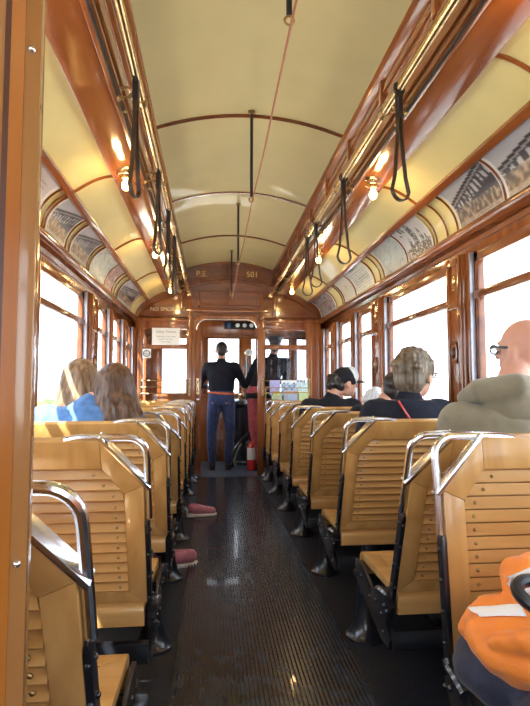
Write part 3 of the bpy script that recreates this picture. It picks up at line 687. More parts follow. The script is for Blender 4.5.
# ------------------------------------------------------------ seats
SW = .70
def seat(s, flip=False, y_lo=-.25, y_hi=.25, name='tram_seat'):
    """origin on the floor below the aisle edge, bench centre; s=+1 right bank, -1 left bank"""
    e = empty(name)
    fl = 1 if flip else -1
    yb, zb, yt, zt, L = .245, .388, (.30 if flip else .46), (.955 if flip else .945), .565
    def bp(u, w, n=0.0):   # back plane: u from aisle inward, w up the back, n towards the sitter side
        y = yb + (yt - yb) * w / L; z = zb + (zt - zb) * w / L
        ny, nz = (zt - zb) / L, -(yt - yb) / L
        return (s * u, fl * (y - n * ny), z - n * nz)
    out = [(0, 0), (SW, 0), (SW, L), (.125, L), (0, L - .145)]
    inn = [(.060, .045), (SW - .06, .045), (SW - .06, L - .088), (.124, L - .088), (.060, L - .172)]
    m = MB()
    for i in range(5):
        j = (i + 1) % 5; m.prism([out[i], out[j], inn[j], inn[i]], lambda p, q, t: bp(p, q, t), -.017, .017)
    m.build('back_frame', 'mapZ', e, bev=.004)
    m = MB(); n = 12; w0, w1 = .045, L - .088; dw = (w1 - w0) / n; scr = []
    for k in range(n):
        a, b = w0 + k * dw, w0 + (k + 1) * dw - .004
        u0 = .060 if b < L - .172 else .060 + .064 * ((b - (L - .172)) / .084)
        u0a = .060 if a < L - .172 else .060 + .064 * ((a - (L - .172)) / .084)
        u0 = min(u0, .124); u1 = SW - .06; nb = -.013; nt_ = -.004
        prof = [(a, -.016), (a + .006, -.0195), (b - .006, -.006), (b, -.001), (b, .008), (a, .008)]
        ul = [u0a] * 2 + [u0] * 3 + [u0a]
        vs = [bp(ul[i], w, nn) for i, (w, nn) in enumerate(prof)] + [bp(u1, w, nn) for w, nn in prof]; c = len(prof)
        m.add(vs, [tuple(range(c)), tuple(range(2 * c - 1, c - 1, -1))] + [(i, i + c, (i + 1) % c + c, (i + 1) % c) for i in range(c)])
        for uu in (max(u0, u0a) + .028, SW - .09):
            pass
        scr.append(bp(max(u0, u0a) + .028, (a + b) / 2, .009 if flip else -.0125))
    sl = m.build('back_slats', 'mapX', e, smooth=25)
    for p in scr: MB().ell(p, .0052, 8, 5).build('slat_screw', 'screw', sl)
    # grab handle and corner plate
    m = MB(); h = -.012
    pts = [bp(-h * -1, .30), bp(h, .34), bp(h, L - .06)] + [bp(h + .055 - .055 * math.cos(a), L - .05 + .055 * math.sin(a)) for a in [PI / 2 * i / 6 for i in range(1, 7)]] + [bp(.12, L + .006), bp(.19, L + .004), bp(.23, L - .004)]
    m.tube(pts, [.006, .0105] + [.0115] * 7 + [.0115, .010, .004][:len(pts) - 9] if False else .0112, 10)
    m.build('grab_handle', 'chrome', e)
    m = MB(); d = Vector((.125, .145)).normalized(); nn = Vector((-d.y, d.x)) * .012
    p0, p1 = Vector((0, L - .145)), Vector((.125, L)); m.prism([tuple(p0 - d * .02), tuple(p1 + d * .01), tuple(p1 + d * .01 + nn), tuple(p0 - d * .02 + nn)], lambda p, q, t: bp(p, q, t), -.019, .019)
    m.build('corner_plate', 'chrome', e, bev=.002)
    # iron side bar + elbow
    m = MB(); m.prism([(-.014, -.03), (0, -.03), (0, .28), (-.004, .30), (-.010, .30), (-.014, .28)], lambda p, q, t: bp(p, q, t), -.018, .018)
    for w in (.02, .10, .18, .26): m.ell(bp(-.015, w), .007, 8, 5); m.ell(bp(-.007, w, -.018), .006, 8, 5)
    m.build('side_bar', 'iron', e, bev=.003)
    m = MB(); b0 = bp(-.01, -.02); m.tube([b0, (b0[0], b0[1] - fl * .015, b0[2] - .018), (-s * .02, fl * .15, .348), (-s * .02, fl * .12, .340)], .017, 10)
    m.build('pivot_arm', 'iron', e)
    # bench
    D0, D1 = y_lo, y_hi; zt_, th = .378, .03
    m = MB()
    fo = [(0.012, D0 + .035), (SW, D0 + .035), (SW, D1 - .035), (.012, D1 - .035)]; fi = [(.075, D0 + .085), (SW - .05, D0 + .085), (SW - .05, D1 - .085), (.075, D1 - .085)]
    for i in range(4):
        j = (i + 1) % 4; m.prism([fo[i], fo[j], fi[j], fi[i]], lambda p, q, t: (s * p, q, t), zt_ - th, zt_)
    for yy in (D0 + .035, D1 - .035):   # rounded roll edges
        sg = -1 if yy < (D0 + D1) / 2 else 1
        poly = [(yy, zt_)] + [(yy + sg * .035 * math.sin(a), zt_ - .035 + .035 * math.cos(a)) for a in [PI / 2 * i / 5 for i in range(1, 6)]] + [(yy + sg * .030, zt_ - .080), (yy, zt_ - .088)]
        m.prism(poly, lambda p, q, t: (s * t, p, q), .012, SW)
    m.build('bench_frame', 'mapX', e, bev=.002)
    m = MB(); n2 = max(2, int((D1 - D0 - .17) / .042)); dd = (D1 - D0 - .17) / n2
    for k in range(n2): m.box(s * .075, s * (SW - .05), D0 + .085 + k * dd + .0015, D0 + .085 + (k + 1) * dd - .0015, zt_ - .026, zt_ - .002)
    m.build('bench_slats', 'mapX', e, bev=.003)
    # iron work
    m = MB(); m.prism([(fl * .245, .325), (fl * .17, .37), (fl * .03, .315), (fl * .02, .255), (fl * .10, .235), (fl * .20, .255)], lambda p, q, t: (-s * t, p, q), -.004, .022)
    for yy, zz in ((.2, .315), (.15, .335), (.10, .295), (.17, .275), (.23, .305)): m.ell((-s * .024, fl * yy, zz), .009, 8, 5)
    m.build('pivot_bracket', 'iron', e, bev=.003)
    m = MB(); m.prism([(max(-fl * .27, D0) if fl > 0 else min(-fl * .27, D1), .345), (fl * -.14, .345), (fl * .10, .27), (fl * .20, .19), (fl * .19, .155), (fl * .10, .155), (max(-fl * .27, D0) if fl > 0 else min(-fl * .27, D1), .26)], lambda p, q, t: (-s * t, p, q), -.006, .008)
    for yy, zz in ((-.15, .30), (-.03, .26), (.07, .23), (.14, .195)):
        if D0 < fl * yy < D1: m.ell((-s * .009, fl * yy, zz), .008, 8, 5)
    m.build('side_plate', 'iron', e, bev=.003)
    m = MB(); ya = fl * .20
    m.box(s * 0, s * (SW + .05), min(ya, ya + fl * .03), max(ya, ya + fl * .03), .165, .235)
    yb_ = -fl * .19
    if D0 < yb_ < D1: m.box(0, s * (SW + .05), yb_ - .015, yb_ + .015, .21, .28)
    m.build('cross_rail', 'iron', e, bev=.003)
    m = MB(); yp = (-fl * .25 if D1 > .2 else -.1)
    for ux in (.035,):
        m.lathe([(.088, 0), (.088, .012), (.074, .022), (.056, .055), (.044, .10), (.036, .17), (.034, .26), (.05, .27), (.05, .285)], (s * ux, yp, 0), 20)
    m.build('pedestal', 'iron', e)
    return e
XE = .43
def spot(o, s, y, label, grp): o.location = (s * XE, y, 0); tag(o, label, 'seat', grp)
rowsR = [2.12, 2.95, 3.77, 4.59, 5.36, 6.10]
Rn = ['at the bald man', 'at the grey haired woman', 'just behind the black jacketed passenger', 'behind the passenger in the white fronted cap', 'two rows ahead of the cap wearer', 'last but one before the end wall']
seatA = seat(1, True); spot(seatA, 1, 1.185, 'slatted maple seat facing backwards, nearest on the right with the orange jacket', None)
p = seat(1); pm = seat(-1); index_children()
for k, y in enumerate(rowsR):
    o = p if k == 0 else copy_tree(p)
    spot(o, 1, y, 'slatted maple bench seat in the right bank, %s' % Rn[k], 'right hand slatted seats facing forward')
rowsL = [1.30, 2.12, 2.93, 3.74, 4.55, 5.34, 6.10]
Ln = ['nearest the camera beside the wooden post', 'second from the camera', 'at the two long haired women', 'first ahead of the two women', 'second ahead of the two women', 'third ahead of the two women', 'last but one before the end wall']
for k, y in enumerate(rowsL):
    o = pm if k == 0 else copy_tree(pm)
    spot(o, -1, y, 'slatted maple bench seat in the left bank, %s' % Ln[k], 'left hand slatted seats facing forward')
for s in (1, -1):
    o = seat(s, False, -.25, .02); spot(o, s, 6.68, 'slatted maple seat directly against the %s end panel' % ('right' if s > 0 else 'left'), None)

# foreground post
m = MB()
m.box(-.70, -.4695, .640, .72, 0, 2.31); m.box(-.4695, -.463, .650, .72, 0, 2.31)
m.prism([(-.463, .640), (-.446, .640), (-.432, .652), (-.434, .672), (-.452, .72), (-.463, .72)], lambda p_, q, t: (p_, q, t), 0, 2.31)
po = m.build('partition_post', 'oak', bev=.0015); tag(po, 'varnished wooden partition post at the left edge close to the camera', 'post')
m = MB(); m.box(-.470, -.4625, .6385, .651, 0, 2.31); m.build('groove', 'dark', po)
m = MB(); m.box(-.4625, -.4465, .6375, .641, 0, 2.31); m.build('face_strip', wood('orange_brown_strip', (.30, .09, .015), (.46, .17, .03), 'Z', .2, .8, 14), po)
for z in (1.51, .90): m = MB(); m.ell((-.440, .643, z), .0045); m.build('screw', 'chrome', po)

# ------------------------------------------------------------ people
def remesh(mb, name, mat, parent, vox=.012, smooth=4, label=None, disp=0):
    me = bpy.data.meshes.new(name); me.from_pydata(mb.v, [], mb.f); o = bpy.data.objects.new(name, me); COL.objects.link(o)
    r = o.modifiers.new('r', 'REMESH'); r.mode = 'VOXEL'; r.voxel_size = vox; r.use_smooth_shade = True
    if disp:
        tx = bpy.data.textures.new('folds', 'CLOUDS'); tx.noise_scale = .09
        d = o.modifiers.new('d', 'DISPLACE'); d.texture = tx; d.strength = disp; d.mid_level = .5; d.texture_coords = 'LOCAL'
    s_ = o.modifiers.new('s', 'SMOOTH'); s_.factor = .5; s_.iterations = smooth
    me2 = bpy.data.meshes.new_from_object(o.evaluated_get(bpy.context.evaluated_depsgraph_get()))
    bpy.data.objects.remove(o); bpy.data.meshes.remove(me)
    me2.name = name; me2.materials.clear(); me2.materials.append(M[mat]); me2.shade_smooth()
    o = bpy.data.objects.new(name, me2); COL.objects.link(o); o.parent = parent
    if label: o['label'] = label
    return o
def rings(mb, rs, n=20):
    # rs: (centre, rx, ry) stacked elliptical rings, closed
    k = len(mb.v)
    for c, rx, ry in rs:
        for j in range(n):
            a = 2 * PI * j / n; ca, sa = math.cos(a), math.sin(a)
            mb.v.append((c[0] + rx * math.copysign(abs(ca) ** .85, ca), c[1] + ry * math.copysign(abs(sa) ** .85, sa), c[2]))
    for i in range(len(rs) - 1):
        for j in range(n): mb.f.append((k + i * n + j, k + i * n + (j + 1) % n, k + (i + 1) * n + (j + 1) % n, k + (i + 1) * n + j))
    mb.f.append(tuple(k + j for j in range(n))[::-1]); mb.f.append(tuple(k + (len(rs) - 1) * n + j for j in range(n)))
def limb(mb, pts, rr, n=12):
    mb.tube(pts, rr, n)
    for p_, r in zip(pts, rr): mb.ell(p_, r * .99, 12, 8)
def hand(mb, w, d, side_, k=1.0):
    """palm and five fingers from wrist w pointing along d, curled downwards"""
    w = Vector(w); d = Vector(d).normalized(); sdv = d.cross(Vector((0, 0, 1))).normalized() * side_; dn = sdv.cross(d).normalized()
    if dn.z > 0: dn = -dn
    c = w + d * .045 * k; R = Matrix((sdv, d, -dn)).transposed()
    mb.ell(c, (.040 * k, .050 * k, .016 * k), 12, 8, R)
    for i, L in enumerate((.068, .078, .074, .058)):
        a = w + d * .082 * k + sdv * (.030 - .020 * i) * k; b = a + d * L * .5 * k + dn * .012; c_ = b + d * L * .3 * k + dn * .026 * k
        limb(mb, [a, b, c_], [.0095 * k, .0088 * k, .0075 * k], 8)
    a = w + d * .025 * k + sdv * .034 * k; b = a + sdv * .026 * k + d * .028 * k; limb(mb, [a, b, b + d * .030 * k + dn * .01], [.012 * k, .0105 * k, .009 * k], 8)
def person(name, loc, rz, label, J, jacket, trousers, skin='skin', headrot=(0, 0, 0), k=1.0, hairf=None, hairmat_='hbrown', shoes='black', extra=None, fat=0.0, jlabel=None, disp=.012):
    """J: joint dict in local metres (front = +Y)"""
    e = empty('person', loc, rz, label=label, cat='person')
    body, jk, tr = MB(), MB(), MB()
    hp, sh = Vector(J['hip']), Vector(J['chest'])     # pelvis centre, shoulder-line centre
    nk = sh + Vector(J.get('neckoff', (0, .01, .10))) * k; hd = nk + Vector(J.get('headoff', (0, .025, .115))) * k
    sw = J.get('sw', .185) * k
    def torso(mb, inf, hem=-1):
        R = []
        for t, rx, ry in ((-.10, .155, .115), (.05, .168, .118), (.25, .150, .108), (.5, .160, .115), (.75, .175, .115), (.90, .178, .098), (1.0, .150, .080), (1.07, .095, .066)):
            if t < hem: continue
            c = hp.lerp(sh, t); R.append((c, (rx + fat) * k + inf, (ry + fat * .9) * k + inf))
        rings(mb, R)
        for q in (-1, 1): mb.ell(hp.lerp(sh, .93) + Vector((q * (sw - .03), 0, 0)), (.075 * k + inf, .070 * k + inf, .062 * k + inf))
    torso(body, 0); torso(jk, .012, J.get('hem', -1))
    limb(body, [sh, nk + Vector((0, 0, .0)), nk.lerp(hd, .45)], [.066 * k, .054 * k, .052 * k])
    limb(jk, [sh - Vector((0, 0, .02)), sh.lerp(nk, J.get('collar', .45))], [.090 * k, .068 * k])
    # head
    HR = Euler(headrot).to_matrix()
    def H(x, y, z): return tuple(hd + HR @ Vector((x, y, z)) * k)
    body.ell(H(0, -.012, .022), (.076 * k, .095 * k, .092 * k), 16, 12, HR)
    body.ell(H(0, .018, -.035), (.060 * k, .070 * k, .075 * k), 14, 10, HR)
    body.ell(H(0, .050, -.080), (.034 * k, .030 * k, .026 * k), 10, 8, HR)
    body.tube([H(0, .085, .012), H(0, .105, -.018), H(0, .100, -.03)], [.008 * k, .014 * k, .013 * k], 8)
    body.ell(H(0, .084, -.056), (.022 * k, .010 * k, .009 * k), 10, 6, HR)
    body.ell(H(0, .080, .028), (.045 * k, .014 * k, .009 * k), 10, 6, HR)
    for q in (-1, 1):
        body.ell(H(q * .080, -.008, -.012), (.013 * k, .021 * k, .034 * k), 10, 8, HR)
    # arms
    for q, key in ((-1, 'L'), (1, 'R')):
        S = sh + Vector((q * sw, 0, -.03 * k)); E_, W_ = Vector(J['elbow' + key]), Vector(J['wrist' + key])
        limb(body, [S, S.lerp(E_, .5), E_, E_.lerp(W_, .4), W_], [.050 * k, .045 * k, .038 * k, .036 * k, .026 * k])
        hand(body, W_, (W_ - E_), -q, k)
        W2 = E_.lerp(W_, .97)
        limb(jk, [S, S.lerp(E_, .5), E_, E_.lerp(W2, .5), W2], [.068 * k, .060 * k, .053 * k, .048 * k, .038 * k])
    for q, key in ((-1, 'L'), (1, 'R')):
        Hj = hp + Vector((q * .088 * k, 0, -.01)); K_, A_ = Vector(J['knee' + key]), Vector(J['ankle' + key])
        limb(body, [Hj, Hj.lerp(K_, .5), K_, K_.lerp(A_, .35), A_], [.085 * k, .074 * k, .056 * k, .056 * k, .036 * k])
        fd = Vector(J.get('foot' + key, (q * .15, 1, 0))).normalized(); F0 = A_ + Vector((0, 0, -.045)); F1 = F0 + fd * .15 * k
        limb(body, [A_, F0, F1], [.036 * k, .034 * k, .026 * k])
        A2 = K_.lerp(A_, .97)
        limb(tr, [Hj, Hj.lerp(K_, .5), K_, K_.lerp(A2, .35), A2], [.100 * k, .088 * k, .069 * k, .066 * k, .052 * k])
        if shoes:
            sm = MB(); limb(sm, [A_ + Vector((0, 0, -.02)), F0 + fd * .03, F1], [.046 * k, .046 * k, .040 * k]); sm.ell(F0 - fd * .02, (.044 * k,) * 3)
            so = remesh(sm, 'shoe', shoes, e, .010, 3)
            zz = F0.z - .046 * k; sl = MB(); pd = Vector((fd.y, -fd.x, 0)) * .040 * k
            base = [F0 - fd * .06 - pd * .8, F0 + fd * .05 - pd, F1 - pd, F1 + fd * .045 - pd * .3, F1 + fd * .045 + pd * .3, F1 + pd, F0 + fd * .05 + pd, F0 - fd * .06 + pd * .8]
            sl.prism([(v.x, v.y) for v in base], lambda a, b, t: (a, b, t), zz - .008, zz + .014)
            sl.build('sole', 'sole' if shoes == 'pinkshoe' else 'black', so, bev=.004)
    rings(tr, [(hp + Vector((0, 0, -.06 * k)), .160 * k, .122 * k), (hp + Vector((0, 0, .04)), .175 * k + fat, .126 * k + fat), (hp.lerp(sh, .28), .158 * k + fat, .118 * k + fat)])
    remesh(body, 'body', skin, e, .009, 3)
    remesh(jk, 'jacket', jacket, e, .012, 5, jlabel, disp)
    remesh(tr, 'trousers', trousers, e, .013, 4, None, .008)
    # eyes, spectacles positions share the head frame
    for q in (-1, 1):
        m_ = MB(); m_.ell(H(q * .031, .081, .006), (.012 * k, .007 * k, .007 * k), 10, 6, HR); ey = m_.build('eye', 'white', e)
        m_ = MB(); m_.ell(H(q * .031, .0875, .006), .0045 * k, 8, 6); m_.build('iris', 'black', ey)
    if hairf:
        hm = MB(); hairf(hm, H, HR, k); remesh(hm, 'hair', hairmat_, e, .007, 2, None, .006)
    if extra: extra(e, H, HR, k, dict(hp=hp, sh=sh, nk=nk, hd=hd, sw=sw))
    return e
def hair_short(hm, H, HR, k, vol=1.0, low=-.055):
    hm.ell(H(0, -.022, .038), (.088 * k * vol, .102 * k * vol, .092 * k * vol), 20, 14, HR)
    hm.ell(H(0, -.062, -.02), (.074 * k * vol, .062 * k * vol, .080 * k), 16, 12, HR)
    r = random.Random(3)
    for i in range(46):
        a = r.uniform(0, 2 * PI); t = r.uniform(.0, 1.5); x, y, z = math.sin(t) * math.cos(a), math.sin(t) * math.sin(a), math.cos(t)
        if y > .45 and z < .55: continue
        hm.ell(H(x * .083 * vol, -.022 + y * .097 * vol, .036 + z * .088 * vol), (.020 * k, .020 * k, .015 * k), 8, 6)
def hair_puffy(hm, H, HR, k): hair_short(hm, H, HR, k, 1.12)
def hair_crop(hm, H, HR, k):
    hm.ell(H(0, -.020, .036), (.081 * k, .098 * k, .086 * k), 18, 12, HR); hm.ell(H(0, -.058, -.02), (.066 * k, .054 * k, .062 * k), 14, 10, HR)
def hair_long(hm, H, HR, k, seed=1, length=.34, dir_=(0, -.5, -1), spread=1.0):
    hm.ell(H(0, -.022, .034), (.090 * k, .104 * k, .094 * k), 20, 14, HR)
    d = Vector(dir_).normalized(); r = random.Random(seed)
    for i in range(130):
        a = PI + r.uniform(.04, PI - .04) if i % 5 else r.uniform(-.5, .5) + (0 if r.random() < .5 else PI)
        s0 = Vector(H(math.cos(a) * .080, -.022 + math.sin(a) * .094, .03 + r.uniform(-.02, .03)))
        crown = Vector(H(math.cos(a) * .02, -.02, .118)); mid = Vector(H(math.cos(a) * .062, -.02 + math.sin(a) * .075, .085))
        L = length * r.uniform(.7, 1.08); o2 = Vector((math.cos(a) * .035 * spread, math.sin(a) * .02, 0)); w = Vector((r.uniform(-.02, .02), r.uniform(-.015, .015), 0))
        pts = [crown, mid, s0, s0 + Vector((0, -.01, -.5)).normalized() * L * .3 + o2 * .7, s0 + Vector((0, -.01, -.5)).normalized() * L * .3 + d * L * .35 + o2 + w, s0 + Vector((0, -.01, -.5)).normalized() * L * .3 + d * L * .72 + o2 * .8 - w]
        hm.tube(pts, [.010, .012, .014, .014, .012, .006], 6)
def spectacles(e, H, HR, k, inf=None, col='black'):
    m = MB()
    for q in (-1, 1):
        m.tube([H(q * .032 + .024 * math.cos(a), .098, .004 + .017 * math.sin(a)) for a in [2 * PI * i / 16 for i in range(16)]], .0028 * k, 6, closed=True)
        m.tube([H(q * .056, .096, .010), H(q * .082, .06, .012), H(q * .084, -.005, .008), H(q * .082, -.02, -.008)], .0045 * k, 6)
    m.tube([H(-.010, .099, .008), H(.010, .099, .008)], .0028 * k, 6)
    g = m.build('glasses', col, e)
    for q in (-1, 1): MB().ell(H(q * .032, .098, .004), (.023 * k, .0015, .016 * k), 14, 6, HR).build('lens', 'lens', g)
def sitJ(t=.0, lean=.0, sw=.185, side_=0.0, H=.0, **kw):
    """seated joints; bench top .405. H stretches the trunk."""
    J = dict(hip=(0, 0, .50), chest=(side_, -.05 + lean, .885 + H), sw=sw, elbowL=(-.25 + side_, .06, .66 + H * .6), elbowR=(.25 + side_, .06, .66 + H * .6), wristL=(-.12, .27, .64), wristR=(.12, .27, .64),
             kneeL=(-.11, .40, .53), kneeR=(.11, .40, .53), ankleL=(-.11, .37, .09), ankleR=(.11, .37, .09), footL=(-.1, 1, 0), footR=(.1, 1, 0))
    J.update(kw); return J

# bald man in the olive coat (right, sits beyond the second seat back)
def bald_extra(e, H, HR, k, j):
    spectacles(e, H, HR, k)
    hm = MB()
    # heavy coat collar and hood rolled on the shoulders
    c = j['sh']; hm.tube([(c.x - .15, c.y + .05, c.z + .045), (c.x - .13, c.y - .06, c.z + .085), (c.x, c.y - .11, c.z + .10), (c.x + .13, c.y - .06, c.z + .085), (c.x + .15, c.y + .05, c.z + .045)], [.03, .05, .055, .05, .03], 10)
    hm.ell((c.x + .02, c.y - .07, c.z + .03), (.13, .06, .09))
    remesh(hm, 'collar', 'olive', e, .012, 7, None, .004)
def bald_fringe(hm, H, HR, k):
    hm.ell(H(0, -.05, -.022), (.070 * k, .052 * k, .045 * k), 14, 10, HR)
person('man', (.95, 2.10, 0), 0, 'bald person in glasses and an olive grey coat sitting by the right window', sitJ(H=.12, sw=.16, elbowL=(-.20, .05, .72), elbowR=(.07, .10, .72), wristL=(-.10, .26, .66), wristR=(.06, .28, .66), neckoff=(.04, .01, .09), headoff=(.07, .03, .125)), 'olive', 'bagnavy', 'skin2', (.05, 0, .42), 1.16, None, 'hgrey', extra=bald_extra, fat=.0, disp=.02)
# grey-haired woman
def woman_extra(e, H, HR, k, j):
    spectacles(e, H, HR, k)
    c = j['sh']; m = MB(); m.tube([(c.x - .08, c.y - .10, c.z + .03), (c.x - .04, c.y - .145, c.z - .05), (c.x + .01, c.y - .15, c.z - .14), (c.x + .06, c.y - .15, c.z - .25)], .006, 8); m.build('bag_strap', 'red', e, label='thin red bag strap')
person('woman', (.86, 2.88, 0), -.1, 'person with short grey hair in a dark cardigan with a red bag strap', sitJ(H=.115, sw=.17, elbowR=(.17, .06, .66), neckoff=(.01, .01, .065), headoff=(.04, .03, .085)), 'navyrib', 'bagnavy', 'skin', (0, 0, -.8), 1.12, hair_puffy, 'hgrey', extra=woman_extra, fat=.012)
# dark-jacket passenger hidden behind her
person('man', (.82, 3.62, 0), -.1, 'dark haired person in a black jacket, mostly hidden beyond the grey haired one', sitJ(H=.06, side_=.12, lean=.03, sw=.15, neckoff=(.03, .03, .05), elbowR=(.18, .06, .66), headoff=(.09, .04, .10)), 'blackcl', 'bagnavy', 'skin', (.0, .15, -.4), 1.0, hair_crop, 'hdark')
# white haired one
person('child', (.975, 4.02, 0), 0, 'person with white hair just showing above the black jacket by the window', sitJ(H=-.13, sw=.13, headoff=(.06, .03, .11), elbowR=(.10, .06, .6), elbowL=(-.18, .06, .6)), 'navy', 'bagnavy', 'skin', (.15, 0, 0), 1.0, hair_puffy, 'hwhite')
# cap wearer
def cap_extra(e, H, HR, k, j):
    cm = MB(); cm.ell(H(0, -.008, .046), (.089 * k, .106 * k, .090 * k), 20, 14, HR)
    o = remesh(cm, 'cap', 'blackcl', e, .008, 2)
    fm = MB(); fm.ell(H(0, .034, .062), (.080 * k, .075 * k, .082 * k), 20, 12, HR); remesh(fm, 'cap_front', 'white', o, .007, 2, 'white front panel')
    bm_ = MB(); bm_.tube([H(0, .085, .03), H(0, .13, .022), H(0, .175, .008)], [.055 * k, .070 * k, .040 * k], 14)
    HRi = HR.inverted(); hd = j['hd']
    for i, v in enumerate(bm_.v):
        l = HRi @ (Vector(v) - hd); l.z = .022 * k + (l.z - .022 * k) * .12 - abs(l.x) ** 2 * 2.2; bm_.v[i] = tuple(hd + HR @ l)
    bm_.build('cap_brim', 'blackcl', o, bev=0)
    mm = MB(); mm.tube([H(.018 * math.cos(a), .108, .075 + .02 * math.sin(a)) for a in [2 * PI * i / 14 for i in range(14)]], .004, 6, closed=True); mm.build('cap_badge', 'black', o)
def hair_bun(hm, H, HR, k):
    hair_crop(hm, H, HR, k)
    r = random.Random(5)
    for i in range(16): hm.ell(H(r.uniform(-.03, .03), -.125 + r.uniform(-.03, .03), .01 + r.uniform(-.045, .045)), .026 * k, 8, 6)
person('girl', (.80, 4.50, 0), -.2, 'person in a black cap with a white front and tied back dark hair', sitJ(H=.09, neckoff=(.02, .01, .07), headoff=(.10, .03, .085)), 'blackcl', 'jeans', 'skin', (-.05, 0, -1.15), 1.05, hair_bun, 'hdark', extra=cap_extra)
# denim woman and fair-haired woman (left)
person('woman', (-.83, 2.82, 0), .1, 'person with long brown hair in a blue denim jacket on the left', sitJ(H=.09, side_=-.04, lean=.02, neckoff=(.06, .03, .06), headoff=(.06, .05, .05), elbowL=(-.21, .06, .72), kneeR=(.25, .42, .50), ankleR=(.38, .52, .10), footR=(1, .12, 0), ankleL=(-.08, .37, .09)), 'denim', 'jeans', 'skin', (-.25, .35, -.1), 1.08,
       lambda hm, H, HR, k: hair_long(hm, H, HR, k, 2, .34, (.25, -.35, -1), 1.2), 'hbrown', shoes='pinkshoe')
person('woman', (-.945, 3.08, 0), .05, 'person with long fair hair by the left window beside the denim jacket', sitJ(H=.04, sw=.14, elbowL=(-.14, .10, .64), elbowR=(.18, .12, .64), wristL=(-.06, .28, .62), wristR=(.08, .28, .62)), 'white', 'jeans', 'skin', (.05, 0, -.25), 1.0,
       lambda hm, H, HR, k: hair_long(hm, H, HR, k, 6, .34, (-.02, -.12, -1), .7), 'hblond', shoes='black')
# shoe reaching in from a farther row
e = empty('sneaker', (-.36, 4.64, 0), -1.45, label='pink and dark sneaker sticking into the aisle from a farther left seat', cat='shoe')
sm = MB(); limb(sm, [(0, -.02, .075), (0, .05, .060), (0, .15, .045)], [.043, .042, .034]); up = remesh(sm, 'upper', 'pinkshoe', e, .008, 3)
m = MB(); m.prism([(-.032, -.07), (.032, -.07), (.042, .06), (.04, .14), (.02, .19), (-.02, .19), (-.04, .14), (-.042, .06)], lambda a, b, t: (a, b, t), .006, .030); m.build('sole', 'sole', e, bev=.006)
m = MB(); [m.tube([(-.022, .04 + i * .022, .098 - i * .006), (.022, .05 + i * .022, .098 - i * .006)], .003, 5) for i in range(4)]; m.build('laces', 'white', e)

# standing driver
def drv_extra(e, H, HR, k, j):
    h = j['hp']; m = MB(); m.tube([(h.x + .180 * math.cos(a), h.y + .134 * math.sin(a), h.z + .095 - .012 * math.cos(a)) for a in [2 * PI * i / 24 for i in range(24)]], .014, 6, closed=True); m.build('belt', 'orange_belt', e, label='orange belt')
person('driver', (-.09, 7.28, .0), 0, 'standing driver in a navy jacket and blue jeans seen from behind in the cab doorway',
       dict(hip=(0, 0, .93), chest=(0, 0, 1.42), sw=.185, hem=.2, elbowL=(-.30, .08, 1.15), elbowR=(.30, .06, 1.17), wristL=(-.22, .30, 1.12), wristR=(.32, .29, 1.13), kneeL=(-.13, .02, .50), kneeR=(.12, .02, .50), ankleL=(-.12, -.02, .10), ankleR=(.09, -.02, .10), neckoff=(0, .01, .09), headoff=(0, .02, .105)),
       'navy', 'jeans', 'skin', (0, 0, 0), 1.0, hair_crop, 'hdark', extra=drv_extra, fat=.010)
def hat_extra(e, H, HR, k, j):
    m = MB(); m.lathe([(.088, .05), (.092, .075), (.12, .105), (.125, .125), (.10, .14), (.02, .145)], (0, 0, 0), 24)
    for i, v in enumerate(m.v): m.v[i] = H(v[0], v[1] * 1.12 - .01, v[2])
    m.build('peaked_cap', 'black', e)
    m = MB(); m.ell(H(0, .10, .052), (.07, .05, .008), 14, 6, HR); m.build('cap_peak', 'black', e)
person('motorman', (.54, 7.22, .0), .1, 'standing tram worker in a dark coat and peaked cap behind the right end window',
       dict(hip=(-.10, 0, 1.0), chest=(.06, 0, 1.48), sw=.20, elbowL=(-.26, .05, 1.2), elbowR=(.28, .12, 1.2), wristL=(-.26, .28, 1.12), wristR=(.22, .34, 1.18), kneeL=(-.19, .0, .54), kneeR=(.12, .05, .54), ankleL=(-.12, -.02, .10), ankleR=(.12, .02, .10), neckoff=(0.03, .01, .09), headoff=(.02, .02, .105)),
       'blackcl', 'redtr', 'skin', (0, 0, -.2), 1.0, hair_crop, 'hdark', extra=hat_extra, fat=.03)

# ------------------------------------------------------------ bag and jacket on the nearest seat
e = empty('canvas_bag', (.66, 1.20, .379), label='navy cloth bag lying under the orange jacket on the nearest right seat', cat='bag')
m = MB(); m.ell((-.02, .02, .06), (.26, .17, .07)); m.ell((-.175, .03, .07), (.14, .13, .075)); m.ell((-.10, -.14, .05), (.17, .09, .055)); m.ell((.0, -.09, .05), (.24, .10, .055)); m.ell((-.14, .13, .09), (.08, .06, .06)); remesh(m, 'bag_body', 'bagnavy', e, .012, 4, None, .04)
e = empty('safety_jacket', (.625, 1.19, .495), label='crumpled orange high visibility jacket with silver tape on the navy bag', cat='jacket')
m = MB()
m.ell((-.10, .02, .025), (.165, .14, .088)); m.ell((-.14, -.02, .01), (.105, .125, .068), rot=Euler((0, .4, 0))); m.ell((.05, -.03, -.01), (.15, .15, .075)); m.ell((.10, .03, .07), (.16, .13, .11)); m.ell((.06, -.10, -.03), (.14, .06, .06), rot=Euler((0, .35, 0)))
m.ell((-.16, .06, .07), (.05, .05, .04)); m.ell((-.06, .06, .13), (.085, .07, .075)); m.ell((.0, .04, .10), (.08, .07, .06)); m.ell((.09, .02, .16), (.09, .08, .08)); m.ell((.02, -.05, .07), (.035, .05, .07), rot=Euler((0, -.3, 0)))
for i, (a, b, c, z) in enumerate([(-.26, -.20, -.06, .075), (-.24, -.14, -.02, .03), (-.20, -.10, .04, -.01), (-.10, -.02, .12, -.02)]):
    m.tube([(a + .02, -.05, z - .02), (b, -.105, z + .0), (c, -.135, z - .05)], [.012, .026, .012], 8)
jo = remesh(m, 'jacket_cloth', 'hiviz', e, .008, 2, None, .04)
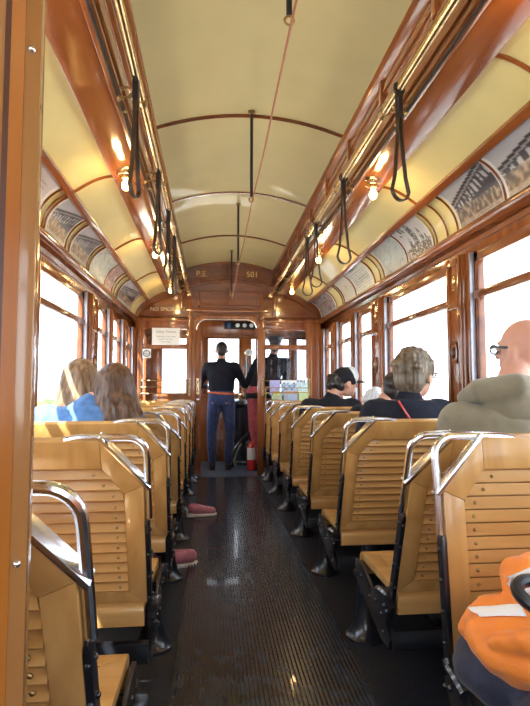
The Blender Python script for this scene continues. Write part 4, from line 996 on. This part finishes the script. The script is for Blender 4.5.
from mathutils.bvhtree import BVHTree
def drape(obj, pts, w, parent, n=14, up=.003, name='reflective_tape', mat='refl'):
    # lays a ribbon on the cloth: each point is dropped along the view-independent direction (0,1,-.55)
    me = obj.data; bv = BVHTree.FromPolygons([v.co for v in me.vertices], [tuple(p.vertices) for p in me.polygons]); d = Vector((0, 1, -.55)).normalized()
    m = MB(); P0, P1 = Vector(pts[0]), Vector(pts[1]); W_ = Vector(w)
    for i in range(n + 1):
        for j in range(5):
            o_ = P0.lerp(P1, i / n) + W_ * (j / 4 - .5) - d * .5; hit = bv.ray_cast(o_, d)
            q = (hit[0] + hit[1] * up) if hit[0] else o_ + d * .5
            m.v.append(tuple(q))
    for i in range(n):
        for j in range(4): a = i * 5 + j; m.f.append((a, a + 1, a + 6, a + 5))
    o = m.build(name, mat, parent); md = o.modifiers.new('t', 'SOLIDIFY'); md.thickness = .002; md.offset = 1
    return o
drape(jo, ((-.225, 0, .098), (-.145, 0, .088)), (.004, 0, .030), jo)
drape(jo, ((-.135, 0, .150), (-.03, 0, .19)), (-.025, 0, .048), jo)
m = MB(); m.tube([(-.11 + .080 * math.cos(a), -.085 - .035 * math.sin(a), .150 - .018 * math.cos(a) - .026 * math.sin(a)) for a in [PI * 2 * i / 28 for i in range(28)]], .0145, 10, closed=True)
o = m.build('carry_strap', 'black', e); o['label'] = 'thick black loop strap'

# ------------------------------------------------------------ outside
struct('ground', MB().box(-60, 60, -40, 90, -.9, -.85), 'ground')
r = random.Random(11)
for i in range(4):
    m = MB(); x = -9 + i * 4.0 + r.uniform(-1, 1); h = r.uniform(.55, .95)
    for j in range(14): m.ell((r.uniform(-1.5, 1.5), r.uniform(-.8, .8), r.uniform(.1, h)), (r.uniform(.5, .9), r.uniform(.4, .7), r.uniform(.3, .5)), 10, 7)
    m.tube([(0, 0, -.2), (0, 0, .5)], .12, 8)
    o = m.build('hedge_bush', 'leaf', loc=(x, 34 + r.uniform(-2, 2), -.65)); tag(o, 'green bush far outside beyond the front windows', 'bush', 'bushes far ahead of the tram')
